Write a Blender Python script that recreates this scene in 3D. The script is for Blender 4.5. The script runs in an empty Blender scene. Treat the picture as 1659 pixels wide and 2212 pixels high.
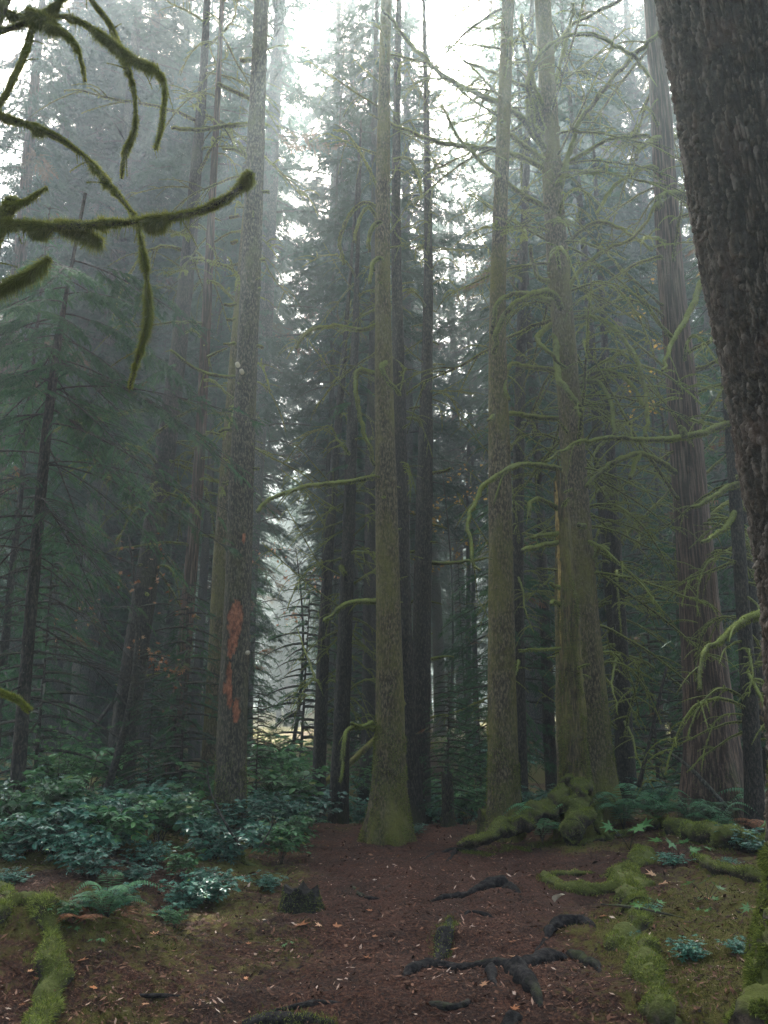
import bpy, math
import numpy as np

# ------------------------------------------------------------------ camera, world, sun, exposure
scene = bpy.context.scene
R = math.radians
EYE = 1.55
PITCH = R(13.0)
FPX = 1784.0                       # focal length in units of a 1659 x 2212 picture

cam_data = bpy.data.cameras.new("camera")
cam = bpy.data.objects.new("camera", cam_data)
scene.collection.objects.link(cam)
cam.location = (0, 0, EYE)
cam.rotation_euler = (R(90) + PITCH, 0, 0)
cam_data.sensor_fit = 'VERTICAL'
cam_data.angle = 2 * math.atan(1106 / FPX)
cam_data.clip_start = 0.05
cam_data.clip_end = 2000
scene.camera = cam

SUN_EL, SUN_AZ = R(50), R(-4)      # azimuth from +Y, positive to the right
world = bpy.data.worlds.new("World")
scene.world = world
world.use_nodes = True
wn, wl = world.node_tree.nodes, world.node_tree.links
wn.clear()
w_out = wn.new('ShaderNodeOutputWorld')
w_bg = wn.new('ShaderNodeBackground')
sky = wn.new('ShaderNodeTexSky')
sky.sky_type = 'NISHITA'
sky.sun_disc = False
sky.sun_elevation = SUN_EL
sky.sun_rotation = SUN_AZ
sky.air_density = 1.0
sky.dust_density = 7.0
sky.ozone_density = 1.0
w_bg.inputs['Strength'].default_value = 0.15
wl.new(sky.outputs[0], w_bg.inputs['Color'])
wl.new(w_bg.outputs[0], w_out.inputs['Surface'])

sun_data = bpy.data.lights.new("sun", 'SUN')
sun_data.energy = 5.0
sun_data.angle = R(0.6)
sun_data.color = (1.0, 0.97, 0.91)
sun = bpy.data.objects.new("sun", sun_data)
scene.collection.objects.link(sun)
sun.rotation_euler = (R(90) - SUN_EL, 0, math.pi - SUN_AZ)   # light travels from the sun towards the camera

vs = scene.view_settings
vs.view_transform = 'Standard'
vs.look = 'None'
vs.exposure = 2.6
vs.gamma = 1.0
vs.use_curve_mapping = False
HAZE_DENSITY = 0.0056

cy = scene.cycles
cy.max_bounces = 5
cy.diffuse_bounces = 3
cy.glossy_bounces = 2
cy.transmission_bounces = 3
cy.transparent_max_bounces = 4
cy.volume_bounces = 0
cy.sample_clamp_indirect = 4.0
cy.use_denoising = True

# ------------------------------------------------------------------ projection helpers
cp, sp_ = math.cos(PITCH), math.sin(PITCH)
def ray(px, py):
    u, v = (px - 829.5) / FPX, (1106 - py) / FPX
    return np.array([u, cp - v * sp_, sp_ + v * cp])
def at(px, py, D):
    """world point seen at px,py whose distance along the ground (world y) is D"""
    d = ray(px, py)
    return np.array([0, 0, EYE]) + d * (D / d[1])
def wid(px, py, D, w):
    d = ray(px, py)
    return w / FPX * (D / d[1])

# ------------------------------------------------------------------ noise
def _h(i, j, k, s):
    with np.errstate(over='ignore'):
        n = i.astype(np.uint32) * np.uint32(374761393) + j.astype(np.uint32) * np.uint32(668265263) + k.astype(np.uint32) * np.uint32(2246822519) + np.uint32(s * 3266489917 & 0xffffffff)
        n = (n ^ (n >> np.uint32(13))) * np.uint32(1274126177)
        n = (n ^ (n >> np.uint32(16))) * np.uint32(2654435769)
        n = n ^ (n >> np.uint32(15))
    return n.astype(np.float64) / 4294967295.0
def vnoise(x, y, z, s=0):
    x, y, z = np.broadcast_arrays(np.asarray(x, float), np.asarray(y, float), np.asarray(z, float))
    xi, yi, zi = np.floor(x).astype(np.int64), np.floor(y).astype(np.int64), np.floor(z).astype(np.int64)
    fx, fy, fz = x - xi, y - yi, z - zi
    fx, fy, fz = fx*fx*(3-2*fx), fy*fy*(3-2*fy), fz*fz*(3-2*fz)
    r = 0
    for a in (0, 1):
        for b in (0, 1):
            for c in (0, 1):
                w = (fx if a else 1-fx) * (fy if b else 1-fy) * (fz if c else 1-fz)
                r = r + w * _h(xi+a, yi+b, zi+c, s)
    return r * 2 - 1
def fbm(x, y, z, o=4, s=0, gain=.5):
    r, a = 0, 1.0
    for i in range(o):
        r = r + a * vnoise(np.asarray(x)*2**i, np.asarray(y)*2**i, np.asarray(z)*2**i, s+i*17)
        a *= gain
    return r
def sstep(a, b, x):
    t = np.clip((x - a) / (b - a), 0, 1)
    return t*t*(3-2*t)
def worley(x, y, s=0):
    xi, yi = np.floor(x).astype(np.int64), np.floor(y).astype(np.int64)
    f1 = np.full(x.shape, 9.0); f2 = np.full(x.shape, 9.0); idc = np.zeros(x.shape)
    z = np.zeros_like(xi)
    for a in (-1, 0, 1):
        for b in (-1, 0, 1):
            cx = xi+a + _h(xi+a, yi+b, z, s); cyy = yi+b + _h(xi+a, yi+b, z, s+5)
            d = np.hypot(x-cx, y-cyy)
            hid = _h(xi+a, yi+b, z, s+9)
            m = d < f1
            f2 = np.where(m, f1, np.minimum(f2, d)); idc = np.where(m, hid, idc); f1 = np.where(m, d, f1)
    return f1, f2, idc

# ------------------------------------------------------------------ mesh building
class B:
    def __init__(s): s.V=[]; s.F=[]; s.A=[]; s.M=[]; s.n=0
    def add(s, V, F, a=0.0, m=0):
        V = np.asarray(V, float); F = np.asarray(F, np.int64)
        if len(V) == 0 or len(F) == 0: return s
        s.V.append(V); s.F.append(F + s.n); s.A.append(np.broadcast_to(np.asarray(a, float), (len(V),)).copy())
        s.M.append(np.full(len(F), m, np.int32)); s.n += len(V)
        return s
    def mesh(s, name, mats, origin=(0,0,0), smooth=True):
        me = bpy.data.meshes.new(name)
        V = np.concatenate(s.V) - np.asarray(origin, float)
        me.vertices.add(len(V)); me.vertices.foreach_set('co', V.astype(np.float32).ravel())
        loops = np.concatenate([f.ravel() for f in s.F])
        tot = np.concatenate([np.full(len(f), f.shape[1], np.int32) for f in s.F])
        st = np.concatenate([[0], np.cumsum(tot)[:-1]]).astype(np.int32)
        me.loops.add(len(loops)); me.loops.foreach_set('vertex_index', loops.astype(np.int32))
        me.polygons.add(len(tot)); me.polygons.foreach_set('loop_start', st)
        me.polygons.foreach_set('loop_total', tot)
        me.polygons.foreach_set('material_index', np.concatenate(s.M))
        me.polygons.foreach_set('use_smooth', np.full(len(tot), smooth, bool))
        at_ = me.attributes.new('tint', 'FLOAT', 'POINT')
        at_.data.foreach_set('value', np.concatenate(s.A).astype(np.float32))
        me.update(calc_edges=True)
        for m in (mats if isinstance(mats, (list, tuple)) else [mats]): me.materials.append(m)
        return me
    def build(s, name, mats, parent=None, origin=(0,0,0), smooth=True):
        o = bpy.data.objects.new(name, s.mesh(name, mats, origin, smooth))
        scene.collection.objects.link(o)
        if parent is not None: o.parent = parent
        return o

def tag(o, label=None, cat=None, group=None, kind=None):
    if label: o['label'] = label
    if cat: o['category'] = cat
    if group: o['group'] = group
    if kind: o['kind'] = kind
    return o
def thing(name, loc, label, cat, group=None):
    o = bpy.data.objects.new(name, None); scene.collection.objects.link(o)
    o.location = tuple(float(v) for v in loc); o.empty_display_size = .2
    return tag(o, label, cat, group)
def copy_tree(o, parent=None):
    c = o.copy(); scene.collection.objects.link(c); c.parent = parent
    for ch in list(kids.get(o.name, ())): copy_tree(bpy.data.objects[ch], c)
    return c
kids = {}
def note(o):                         # remember the children of a prototype
    kids[o.name] = [c.name for c in scene.objects if c.parent == o]
    for n in kids[o.name]: note(bpy.data.objects[n])
def place(part, parent, loc, rot=(0,0,0), sc=1.0):
    c = part.copy(); scene.collection.objects.link(c); c.parent = parent
    c.location = tuple(float(v) for v in loc); c.rotation_euler = rot
    c.scale = (sc, sc, sc) if np.isscalar(sc) else sc
    return c
_pool = {}
def inst(name, mesh, parent, loc=(0,0,0), rot=(0,0,0), sc=1.0):
    o = bpy.data.objects.new(name, mesh); scene.collection.objects.link(o); o.parent = parent
    o.location = tuple(float(v) for v in loc); o.rotation_euler = rot
    o.scale = (sc, sc, sc) if np.isscalar(sc) else sc
    return o

def spline(P, n):
    P = np.asarray(P, float)
    if len(P) < 3:
        t = np.linspace(0, 1, n)[:, None]; return P[0]*(1-t) + P[-1]*t
    d = np.concatenate([[0], np.cumsum(np.linalg.norm(np.diff(P[:, :3], axis=0), axis=1))])
    Q = np.vstack([2*P[0]-P[1], P, 2*P[-1]-P[-2]])
    tt = np.linspace(0, d[-1], n); out = []
    for t in tt:
        i = min(max(np.searchsorted(d, t, side='right') - 1, 0), len(P)-2)
        u = (t - d[i]) / max(d[i+1]-d[i], 1e-9)
        p0, p1, p2, p3 = Q[i], Q[i+1], Q[i+2], Q[i+3]
        out.append(.5*((2*p1)+(-p0+p2)*u+(2*p0-5*p1+4*p2-p3)*u*u+(-p0+3*p1-3*p2+p3)*u**3))
    return np.array(out)
def frames(P):
    T = np.gradient(P, axis=0); T /= np.linalg.norm(T, axis=1)[:, None] + 1e-12
    up = np.array([0., 0, 1.]) if abs(T[0][2]) < .9 else np.array([1., 0, 0])
    N = np.zeros_like(T); n = up - T[0]*np.dot(up, T[0]); n /= np.linalg.norm(n)
    for i in range(len(T)):
        n = n - T[i]*np.dot(n, T[i]); n /= np.linalg.norm(n) + 1e-12; N[i] = n
    return T, N, np.cross(T, N)
def tube(P, r, m=8, amp=0.0, freq=8.0, seed=0, cap=True, rfun=None):
    P = np.asarray(P, float); n = len(P)
    r = np.broadcast_to(np.asarray(r, float), (n,))
    T, N, Bn = frames(P)
    th = np.linspace(0, 2*np.pi, m, endpoint=False)
    rr = np.repeat(r[:, None], m, 1)
    D = N[:, None, :]*np.cos(th)[None, :, None] + Bn[:, None, :]*np.sin(th)[None, :, None]
    if amp:
        S = P[:, None, :] + D*rr[..., None]
        rr = rr*(1 + amp*fbm(S[..., 0]*freq, S[..., 1]*freq, S[..., 2]*freq, 3, seed))
    V = (P[:, None, :] + D*rr[..., None]).reshape(-1, 3)
    i = np.arange(n-1)[:, None]*m; j = np.arange(m)[None, :]; j2 = (j+1) % m
    F = np.stack([i+j, i+j2, i+m+j2, i+m+j], -1).reshape(-1, 4)
    if cap:
        V = np.vstack([V, P[-1] + T[-1]*r[-1]*.6, P[0] - T[0]*r[0]*.2])
        a = (n-1)*m; c1 = n*m; c0 = n*m+1
        jj = np.arange(m); jn = (jj+1) % m
        F3 = np.vstack([np.stack([a+jj, a+jn, np.full(m, c1)], -1), np.stack([jn, jj, np.full(m, c0)], -1)])
        F3q = np.hstack([F3, F3[:, 2:3]])
        return V, F, F3
    return V, F, None
def add_tube(b, P, r, m=8, amp=0.0, freq=8.0, seed=0, a=0.0, mat=0):
    V, F, F3 = tube(P, r, m, amp, freq, seed)
    n0 = b.n
    b.add(V, F, a, mat)
    b.F.append(F3 + n0); b.M.append(np.full(len(F3), mat, np.int32))
    return V, F
def fuzz(b, V, F, n, ln, w, rng, droop=0.0, a=1.0, mat=0, upness=None, avar=0.25):
    """n thin blades growing from the quads F"""
    if len(F) == 0 or n < 1: return
    A, Bv, C = V[F[:, 0]], V[F[:, 1]], V[F[:, 2]]
    nr = np.cross(Bv-A, C-A); ar = np.linalg.norm(nr, axis=1); nr = nr/(ar[:, None]+1e-12)
    wgt = ar.copy()
    if upness is not None: wgt = wgt*np.clip(nr[:, 2]*upness + (1-abs(upness)), .02, 2)
    k = rng.choice(len(F), n, p=wgt/wgt.sum())
    u, v = rng.random(n)[:, None], rng.random(n)[:, None]
    D_ = V[F[k, 3]] if F.shape[1] == 4 else C[k]
    P = (A[k]*(1-u)+Bv[k]*u)*(1-v) + (D_*(1-u)+C[k]*u)*v
    d = nr[k] + rng.normal(0, .45, (n, 3)); d[:, 2] -= droop; d /= np.linalg.norm(d, axis=1)[:, None]
    L = ln*rng.uniform(.4, 1.3, n)[:, None]
    s = np.cross(d, rng.normal(0, 1, (n, 3))); s /= np.linalg.norm(s, axis=1)[:, None]+1e-9
    W_ = w*rng.uniform(.6, 1.3, n)[:, None]
    P = P - nr[k]*ln*.1
    VV = np.stack([P-s*W_, P+s*W_, P+d*L], 1).reshape(-1, 3)
    FF = np.arange(3*n).reshape(-1, 3)
    b.add(VV, FF, np.repeat(np.clip(a + rng.uniform(-avar, avar, n), 0, 1.5), 3), mat)

# ------------------------------------------------------------------ materials
def nmat(name):
    m = bpy.data.materials.new(name); m.use_nodes = True
    nt = m.node_tree; nt.nodes.clear()
    return m, nt, nt.nodes, nt.links
def ramp(nodes, stops):
    r = nodes.new('ShaderNodeValToRGB'); e = r.color_ramp.elements
    while len(e) < len(stops): e.new(.5)
    for i, (p, c) in enumerate(stops):
        e[i].position = p; e[i].color = (*c, 1)
    return r
def mathn(nodes, links, op, a, b=None, clamp=False):
    n = nodes.new('ShaderNodeMath'); n.operation = op; n.use_clamp = clamp
    for i, v in enumerate((a, b)):
        if v is None: continue
        if isinstance(v, (int, float)): n.inputs[i].default_value = v
        else: links.new(v, n.inputs[i])
    return n.outputs[0]
def noise(nodes, links, vec, scale, detail=5, rough=.6, stretch=None):
    if stretch:
        mp = nodes.new('ShaderNodeMapping'); mp.inputs['Scale'].default_value = stretch
        links.new(vec, mp.inputs['Vector']); vec = mp.outputs[0]
    n = nodes.new('ShaderNodeTexNoise'); n.inputs['Scale'].default_value = scale
    n.inputs['Detail'].default_value = detail; n.inputs['Roughness'].default_value = rough
    links.new(vec, n.inputs['Vector']); return n.outputs['Fac']
def mixc(nodes, links, f, a, b):
    n = nodes.new('ShaderNodeMix'); n.data_type = 'RGBA'
    for s, v in ((n.inputs[0], f), (n.inputs[6], a), (n.inputs[7], b)):
        if isinstance(v, (int, float)): s.default_value = v
        elif isinstance(v, tuple): s.default_value = (*v, 1)
        else: links.new(v, s)
    return n.outputs[2]
def bark_mat(name, dark, light, moss, moss_amt=.5, scar_or_lit=None, stretch=(1,1,.4), scale=48, bump=1.0, dist=.02, up=.18, spots=True):
    """dark/light bark, patchy moss; the vertex value 'tint' carries exposed wood (scar)"""
    m, nt, N, L = nmat(name)
    out = N.new('ShaderNodeOutputMaterial'); p = N.new('ShaderNodeBsdfPrincipled')
    tc = N.new('ShaderNodeTexCoord').outputs['Object']; geo = N.new('ShaderNodeNewGeometry')
    oi = N.new('ShaderNodeObjectInfo')
    n1 = noise(N, L, tc, scale, 6, .65, stretch)
    r1 = ramp(N, [(.36, tuple(c*.6 for c in dark)), (.47, dark), (.62, light)]); L.new(n1, r1.inputs[0])
    n2 = noise(N, L, tc, 3.2, 5, .62, (1, 1, .5)); n3 = noise(N, L, tc, 26, 3, .6)
    sx = N.new('ShaderNodeSeparateXYZ'); L.new(geo.outputs['Normal'], sx.inputs[0])
    f = mathn(N, L, 'ADD', n2, mathn(N, L, 'MULTIPLY', sx.outputs[2], up))
    f = mathn(N, L, 'ADD', f, mathn(N, L, 'MULTIPLY', n3, .35))
    f = mathn(N, L, 'ADD', f, mathn(N, L, 'MULTIPLY', n1, -.25))
    f = mathn(N, L, 'ADD', f, mathn(N, L, 'MULTIPLY', mathn(N, L, 'SUBTRACT', noise(N, L, tc, .9, 3, .5, (1, 1, .35)), .5), .7))
    mr = N.new('ShaderNodeMapRange'); mr.inputs[1].default_value = .80-moss_amt*.5; mr.inputs[2].default_value = 1.12-moss_amt*.5
    L.new(f, mr.inputs[0])
    mosscol = mixc(N, L, noise(N, L, tc, 60, 2), tuple(c*.55 for c in moss), tuple(c*1.5 for c in moss))
    col = mixc(N, L, mr.outputs[0], r1.outputs[0], mosscol)
    if spots:
        v = N.new('ShaderNodeTexVoronoi'); v.inputs['Scale'].default_value = 14; L.new(tc, v.inputs['Vector'])
        mr2 = N.new('ShaderNodeMapRange'); mr2.inputs[1].default_value = .0; mr2.inputs[2].default_value = .16; L.new(v.outputs['Distance'], mr2.inputs[0])
        col = mixc(N, L, mathn(N, L, 'MULTIPLY', mathn(N, L, 'SUBTRACT', 1.0, mr2.outputs[0]), .75), col, tuple(c*.35 for c in dark))
        lich = noise(N, L, tc, 38, 2, .5); mr3 = N.new('ShaderNodeMapRange'); mr3.inputs[1].default_value = .7; mr3.inputs[2].default_value = .76; L.new(lich, mr3.inputs[0])
        col = mixc(N, L, mathn(N, L, 'MULTIPLY', mr3.outputs[0], .5), col, (.22, .24, .18))
    if scar_or_lit:
        a = N.new('ShaderNodeAttribute'); a.attribute_name = 'tint'
        wr_ = ramp(N, [(.32, tuple(c*.16 for c in scar_or_lit)), (.47, tuple(c*.75 for c in scar_or_lit)), (.66, (scar_or_lit[0]*1.5, scar_or_lit[1]*1.7, scar_or_lit[2]*1.8))]); L.new(noise(N, L, tc, 26, 5, .75, (1, 1, .5)), wr_.inputs[0]); wood = wr_.outputs[0]
        col = mixc(N, L, a.outputs['Fac'], col, wood)
    bp = N.new('ShaderNodeBump'); bp.inputs['Strength'].default_value = bump; bp.inputs['Distance'].default_value = dist
    hgt_ = mathn(N, L, 'ADD', n1, mathn(N, L, 'MULTIPLY', n3, .6)); L.new(hgt_, bp.inputs['Height'])
    L.new(col, p.inputs['Base Color']); L.new(bp.outputs[0], p.inputs['Normal'])
    p.inputs['Roughness'].default_value = .9; p.inputs['Specular IOR Level'].default_value = .25
    L.new(p.outputs[0], out.inputs['Surface'])
    return m
def leaf_mat(name, stops, trans=.35, rough=.6, spec=.3, gloss=False, jitter=.25):
    m, nt, N, L = nmat(name)
    out = N.new('ShaderNodeOutputMaterial')
    a = N.new('ShaderNodeAttribute'); a.attribute_name = 'tint'
    oi = N.new('ShaderNodeObjectInfo')
    r = ramp(N, stops); L.new(a.outputs['Fac'], r.inputs[0])
    hs = N.new('ShaderNodeHueSaturation'); L.new(r.outputs[0], hs.inputs['Color'])
    v = mathn(N, L, 'ADD', mathn(N, L, 'MULTIPLY', oi.outputs['Random'], jitter*2), 1-jitter); L.new(v, hs.inputs['Value'])
    p = N.new('ShaderNodeBsdfPrincipled'); p.inputs['Roughness'].default_value = rough; p.inputs['Specular IOR Level'].default_value = spec
    L.new(hs.outputs[0], p.inputs['Base Color'])
    t = N.new('ShaderNodeBsdfTranslucent'); L.new(hs.outputs[0], t.inputs['Color'])
    mx = N.new('ShaderNodeMixShader'); mx.inputs[0].default_value = trans
    L.new(p.outputs[0], mx.inputs[1]); L.new(t.outputs[0], mx.inputs[2]); L.new(mx.outputs[0], out.inputs['Surface'])
    return m

MOSS = (.085, .095, .018)
M_bark   = bark_mat('bark_olive', (.055,.043,.025), (.20,.16,.095), (.145,.135,.032), .70)
M_barkg  = bark_mat('bark_grey', (.035,.032,.028), (.15,.14,.12), (.06,.065,.025), .35)
M_barkd  = bark_mat('bark_dark', (.02,.017,.014), (.085,.07,.055), (.05,.055,.02), .4)
M_cedar  = bark_mat('bark_cedar', (.045,.028,.02), (.17,.115,.085), (.07,.07,.025), .22, stretch=(1,1,.05), scale=34, spots=False)
M_scar   = bark_mat('bark_scarred', (.035,.028,.02), (.15,.125,.085), (.08,.08,.022), .5, scar_or_lit=(.36,.12,.06))
M_snag   = bark_mat('bark_snag', (.045,.034,.018), (.17,.13,.065), (.16,.15,.032), .68, scar_or_lit=(.45,.30,.10), stretch=(1,1,.1))  # tan covers split wood and also paints the snag's sunlit left edge
M_branch = bark_mat('mossy_twig', (.035,.03,.02), (.12,.105,.07), (.19,.22,.055), .85, scale=30, stretch=(1,1,1), up=.25, bump=.6, spots=False)
M_twig   = bark_mat('bare_twig', (.03,.026,.022), (.09,.08,.065), (.07,.08,.03), .3, scale=30, stretch=(1,1,1), bump=.3, spots=False)
M_root   = bark_mat('root_dark', (.006,.005,.005), (.032,.027,.024), (.05,.06,.015), .12, scale=30, stretch=(1,1,1), up=.15, dist=.012, spots=False)
M_rootm  = bark_mat('root_mossy', (.02,.015,.011), (.075,.055,.04), (.085,.095,.02), .62, scale=22, stretch=(1,1,1), up=.5, spots=False)
M_moss = leaf_mat('moss', [(0, (.035,.045,.010)), (.5, (.14,.17,.033)), (1, (.33,.38,.09))], .3, .9, .1, jitter=.1)
M_mossd = leaf_mat('moss_shaggy', [(0, (.04,.05,.011)), (.5, (.14,.165,.032)), (1, (.32,.35,.08))], .3, .9, .1, jitter=.1)
M_fir = leaf_mat('needle_dark', [(0, (.014,.036,.022)), (.5, (.032,.075,.042)), (.86, (.045,.085,.042)), (.93, (.11,.075,.035)), (1, (.17,.085,.035))], .45, .65, .25)
M_hem = leaf_mat('needle_green', [(0, (.018,.055,.024)), (.5, (.04,.115,.045)), (.88, (.08,.17,.06)), (.95, (.15,.09,.045)), (1, (.24,.10,.04))], .45, .6, .25)
M_dead = leaf_mat('needle_brown', [(0, (.05,.03,.02)), (.6, (.12,.07,.05)), (1, (.22,.12,.08))], .35, .8, .15)
M_salal = leaf_mat('leaf_glossy', [(0, (.015,.06,.038)), (.5, (.045,.165,.105)), (.92, (.09,.27,.16)), (1, (.26,.34,.08))], .2, .38, .6)
M_salal2 = leaf_mat('leaf_glossy_green', [(0, (.02,.07,.02)), (.5, (.06,.18,.06)), (.85, (.13,.30,.09)), (.95, (.35,.36,.07)), (1, (.4,.25,.08))], .25, .45, .45)
M_fern = leaf_mat('leaf_fern', [(0, (.03,.09,.035)), (.5, (.06,.19,.08)), (1, (.13,.30,.11))], .3, .5, .35)
M_fernb = leaf_mat('leaf_fern_brown', [(0, (.08,.035,.015)), (.5, (.22,.09,.04)), (1, (.40,.20,.10))], .3, .7, .2)
M_broad = leaf_mat('leaf_broad', [(0, (.05,.13,.04)), (.5, (.09,.22,.07)), (1, (.16,.33,.10))], .4, .5, .35)
M_yell = leaf_mat('leaf_yellow', [(0, (.30,.16,.02)), (.5, (.55,.33,.04)), (1, (.65,.42,.07))], .45, .6, .2)
M_orange = leaf_mat('leaf_orange', [(0, (.30,.11,.04)), (.5, (.50,.22,.10)), (1, (.62,.38,.22))], .2, .7, .2, jitter=.3)
M_litter = leaf_mat('litter', [(0, (.015,.009,.007)), (.35, (.075,.036,.022)), (.7, (.18,.088,.052)), (.92, (.33,.18,.11)), (1, (.6,.48,.38))], .1, .8, .2, jitter=0)
M_pale = leaf_mat('pale_leaf', [(0, (.5,.45,.33)), (1, (.6,.55,.42))], .1, .7, .2)

# ground
def ground_mat():
    m, nt, N, L = nmat('forest_floor')
    out = N.new('ShaderNodeOutputMaterial'); p = N.new('ShaderNodeBsdfPrincipled')
    tc = N.new('ShaderNodeTexCoord').outputs['Object']
    n1 = noise(N, L, tc, 45, 6, .7); n2 = noise(N, L, tc, 2.5, 4, .6); n3 = noise(N, L, tc, 160, 2, .6)
    r1 = ramp(N, [(.3, (.012,.007,.005)), (.5, (.062,.030,.020)), (.72, (.17,.088,.055))]); L.new(n1, r1.inputs[0])
    r2 = ramp(N, [(.35, (.75,.75,.75)), (.65, (1.3,1.1,1.0))]); L.new(n2, r2.inputs[0])
    mu = N.new('ShaderNodeMix'); mu.data_type = 'RGBA'; mu.blend_type = 'MULTIPLY'; mu.inputs[0].default_value = 1
    L.new(r1.outputs[0], mu.inputs[6]); L.new(r2.outputs[0], mu.inputs[7])
    a = N.new('ShaderNodeAttribute'); a.attribute_name = 'tint'
    f = mathn(N, L, 'ADD', a.outputs['Fac'], mathn(N, L, 'MULTIPLY', mathn(N, L, 'SUBTRACT', noise(N, L, tc, 14, 4), .5), 1.6))
    mr = N.new('ShaderNodeMapRange'); mr.inputs[1].default_value = .35; mr.inputs[2].default_value = .7; L.new(f, mr.inputs[0])
    moss = mixc(N, L, n3, (.05,.045,.010), (.19,.165,.035))
    col = mixc(N, L, mr.outputs[0], mu.outputs[2], moss)
    bp = N.new('ShaderNodeBump'); bp.inputs['Strength'].default_value = 1; bp.inputs['Distance'].default_value = .03
    L.new(mathn(N, L, 'ADD', n1, mathn(N, L, 'MULTIPLY', n3, .5)), bp.inputs['Height']); L.new(bp.outputs[0], p.inputs['Normal'])
    L.new(col, p.inputs['Base Color']); p.inputs['Roughness'].default_value = .9; p.inputs['Specular IOR Level'].default_value = .2
    L.new(p.outputs[0], out.inputs['Surface']); return m
M_ground = ground_mat()

# ------------------------------------------------------------------ terrain
def hgt(x, y):
    x, y = np.asarray(x, float), np.asarray(y, float)
    h = .30*sstep(1.0, 2.8, -x)*sstep(3, 6, y)
    h = h + .22*sstep(1.5, 3.0, x)*sstep(2.5, 5, y)
    h = h + .10*sstep(5.0, 5.5, y) + .07*sstep(6.3, 6.8, y)*sstep(2.5, 1.2, abs(x-.4))
    h = h - .55*sstep(11.3, 16, y)*(.55+.45*sstep(3.0, 1.2, abs(x-.2)))
    h = h + .035*fbm(x*1.1, y*1.1, 0, 3, 3) + .012*fbm(x*6, y*6, 0, 3, 8)
    h = h + .16*np.exp(-((x+2.0)/.7)**2-((y-5.9)/.5)**2)       # moss hump left of the path
    h = h + 1.2*fbm(x*.05, y*.05, 0, 2, 5)*sstep(18, 60, np.hypot(x, y-8))
    h = h - .25
    return h + .25*0 + .0
def mossmask(x, y):
    m = .5*fbm(x*.9, y*.9, 0, 3, 21) + .12
    m = m - .9*np.exp(-((x-.12-.04*y)/ (.92))**2)
    m = m + .55*np.exp(-((x+2.1)/.9)**2-((y-5.9)/.35)**2) + .4*sstep(1.4, 2.2, x)*sstep(11, 5, y)*.7
    return np.clip(m + .25 + .45*sstep(13.0, 17, y), 0, 1)
EYE0 = EYE
GZ0 = float(hgt(0, 4))
def gz(x, y): return float(hgt(x, y))
def G(px, py, off=0.0):
    """where the view ray through px,py meets the ground"""
    d = ray(px, py); o = np.array([0, 0, EYE]); t = np.arange(2, 40, .01)
    Q = o + t[:, None]*d; hit = np.nonzero(Q[:, 2] <= hgt(Q[:, 0], Q[:, 1]) + off)[0]
    q = Q[hit[0] if len(hit) else -1].copy(); q[2] = gz(q[0], q[1]); return q

def axis(lo, hi, f0, f1, fine, grow=1.12):
    a = list(np.arange(f0, f1, fine)); s = fine; v = f1
    while v < hi: a.append(v); s *= grow; v += s
    a.append(hi); s = fine; v = f0 - fine; pre = []
    while v > lo: pre.append(v); s *= grow; v -= s
    pre.append(lo); return np.array(sorted(pre) + a)
xs = axis(-400, 400, -5, 5, .035); ys = axis(-60, 600, 2.8, 12.5, .035)
X, Y = np.meshgrid(xs, ys); Z = hgt(X, Y)
near = sstep(14, 9, Y)*sstep(7, 5, abs(X))
Z = Z + near*(.010*fbm(X*16, Y*16, 0, 3, 31))
mm = mossmask(X, Y)
Z = Z + near*.03*sstep(.4, .8, mm + .4*fbm(X*5, Y*5, 0, 2, 77))
nx, ny = len(xs), len(ys)
I = np.arange(ny-1)[:, None]*nx + np.arange(nx-1)[None, :]
gb = B(); gb.add(np.stack([X, Y, Z], -1).reshape(-1, 3), np.stack([I, I+1, I+nx+1, I+nx], -1).reshape(-1, 4), mm.ravel())
tag(gb.build('ground', M_ground), kind='structure')

# ------------------------------------------------------------------ foliage templates
def spray_template(k, ang=50, w=.035, seed=0, curve=.22, ll=.34):
    rng = np.random.default_rng(seed); V = []; F = []
    xs_ = np.linspace(.04, .97, k)
    for i, x in enumerate(xs_):
        for sgn in (-1, 1):
            a = R(ang + rng.uniform(-12, 12)); l = ll*(1.05-x*.72)*rng.uniform(.75, 1.15)
            z = -curve*x*x
            dx, dy = math.cos(a)*l, math.sin(a)*l*sgn; ww = w*rng.uniform(.8, 1.3)
            n = len(V)
            V += [(x-ww, 0, z), (x+ww, 0, z), (x+dx*.6+ww*.8, dy*.6, z-.03), (x+dx, dy, z-.07*rng.uniform(0, 2))]
            F += [(n, n+1, n+2), (n, n+2, n+3)]
    n = len(V); V += [(0, -.012, 0), (0, .012, 0), (1.03, 0, -curve)]; F += [(n, n+1, n+2)]
    return np.array(V), np.array(F)
SPR = [spray_template(8, 48, .040, s) for s in range(3)]
SPR_HI = [spray_template(15, 52, .020, s+5, .25, .28) for s in range(3)]
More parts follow.
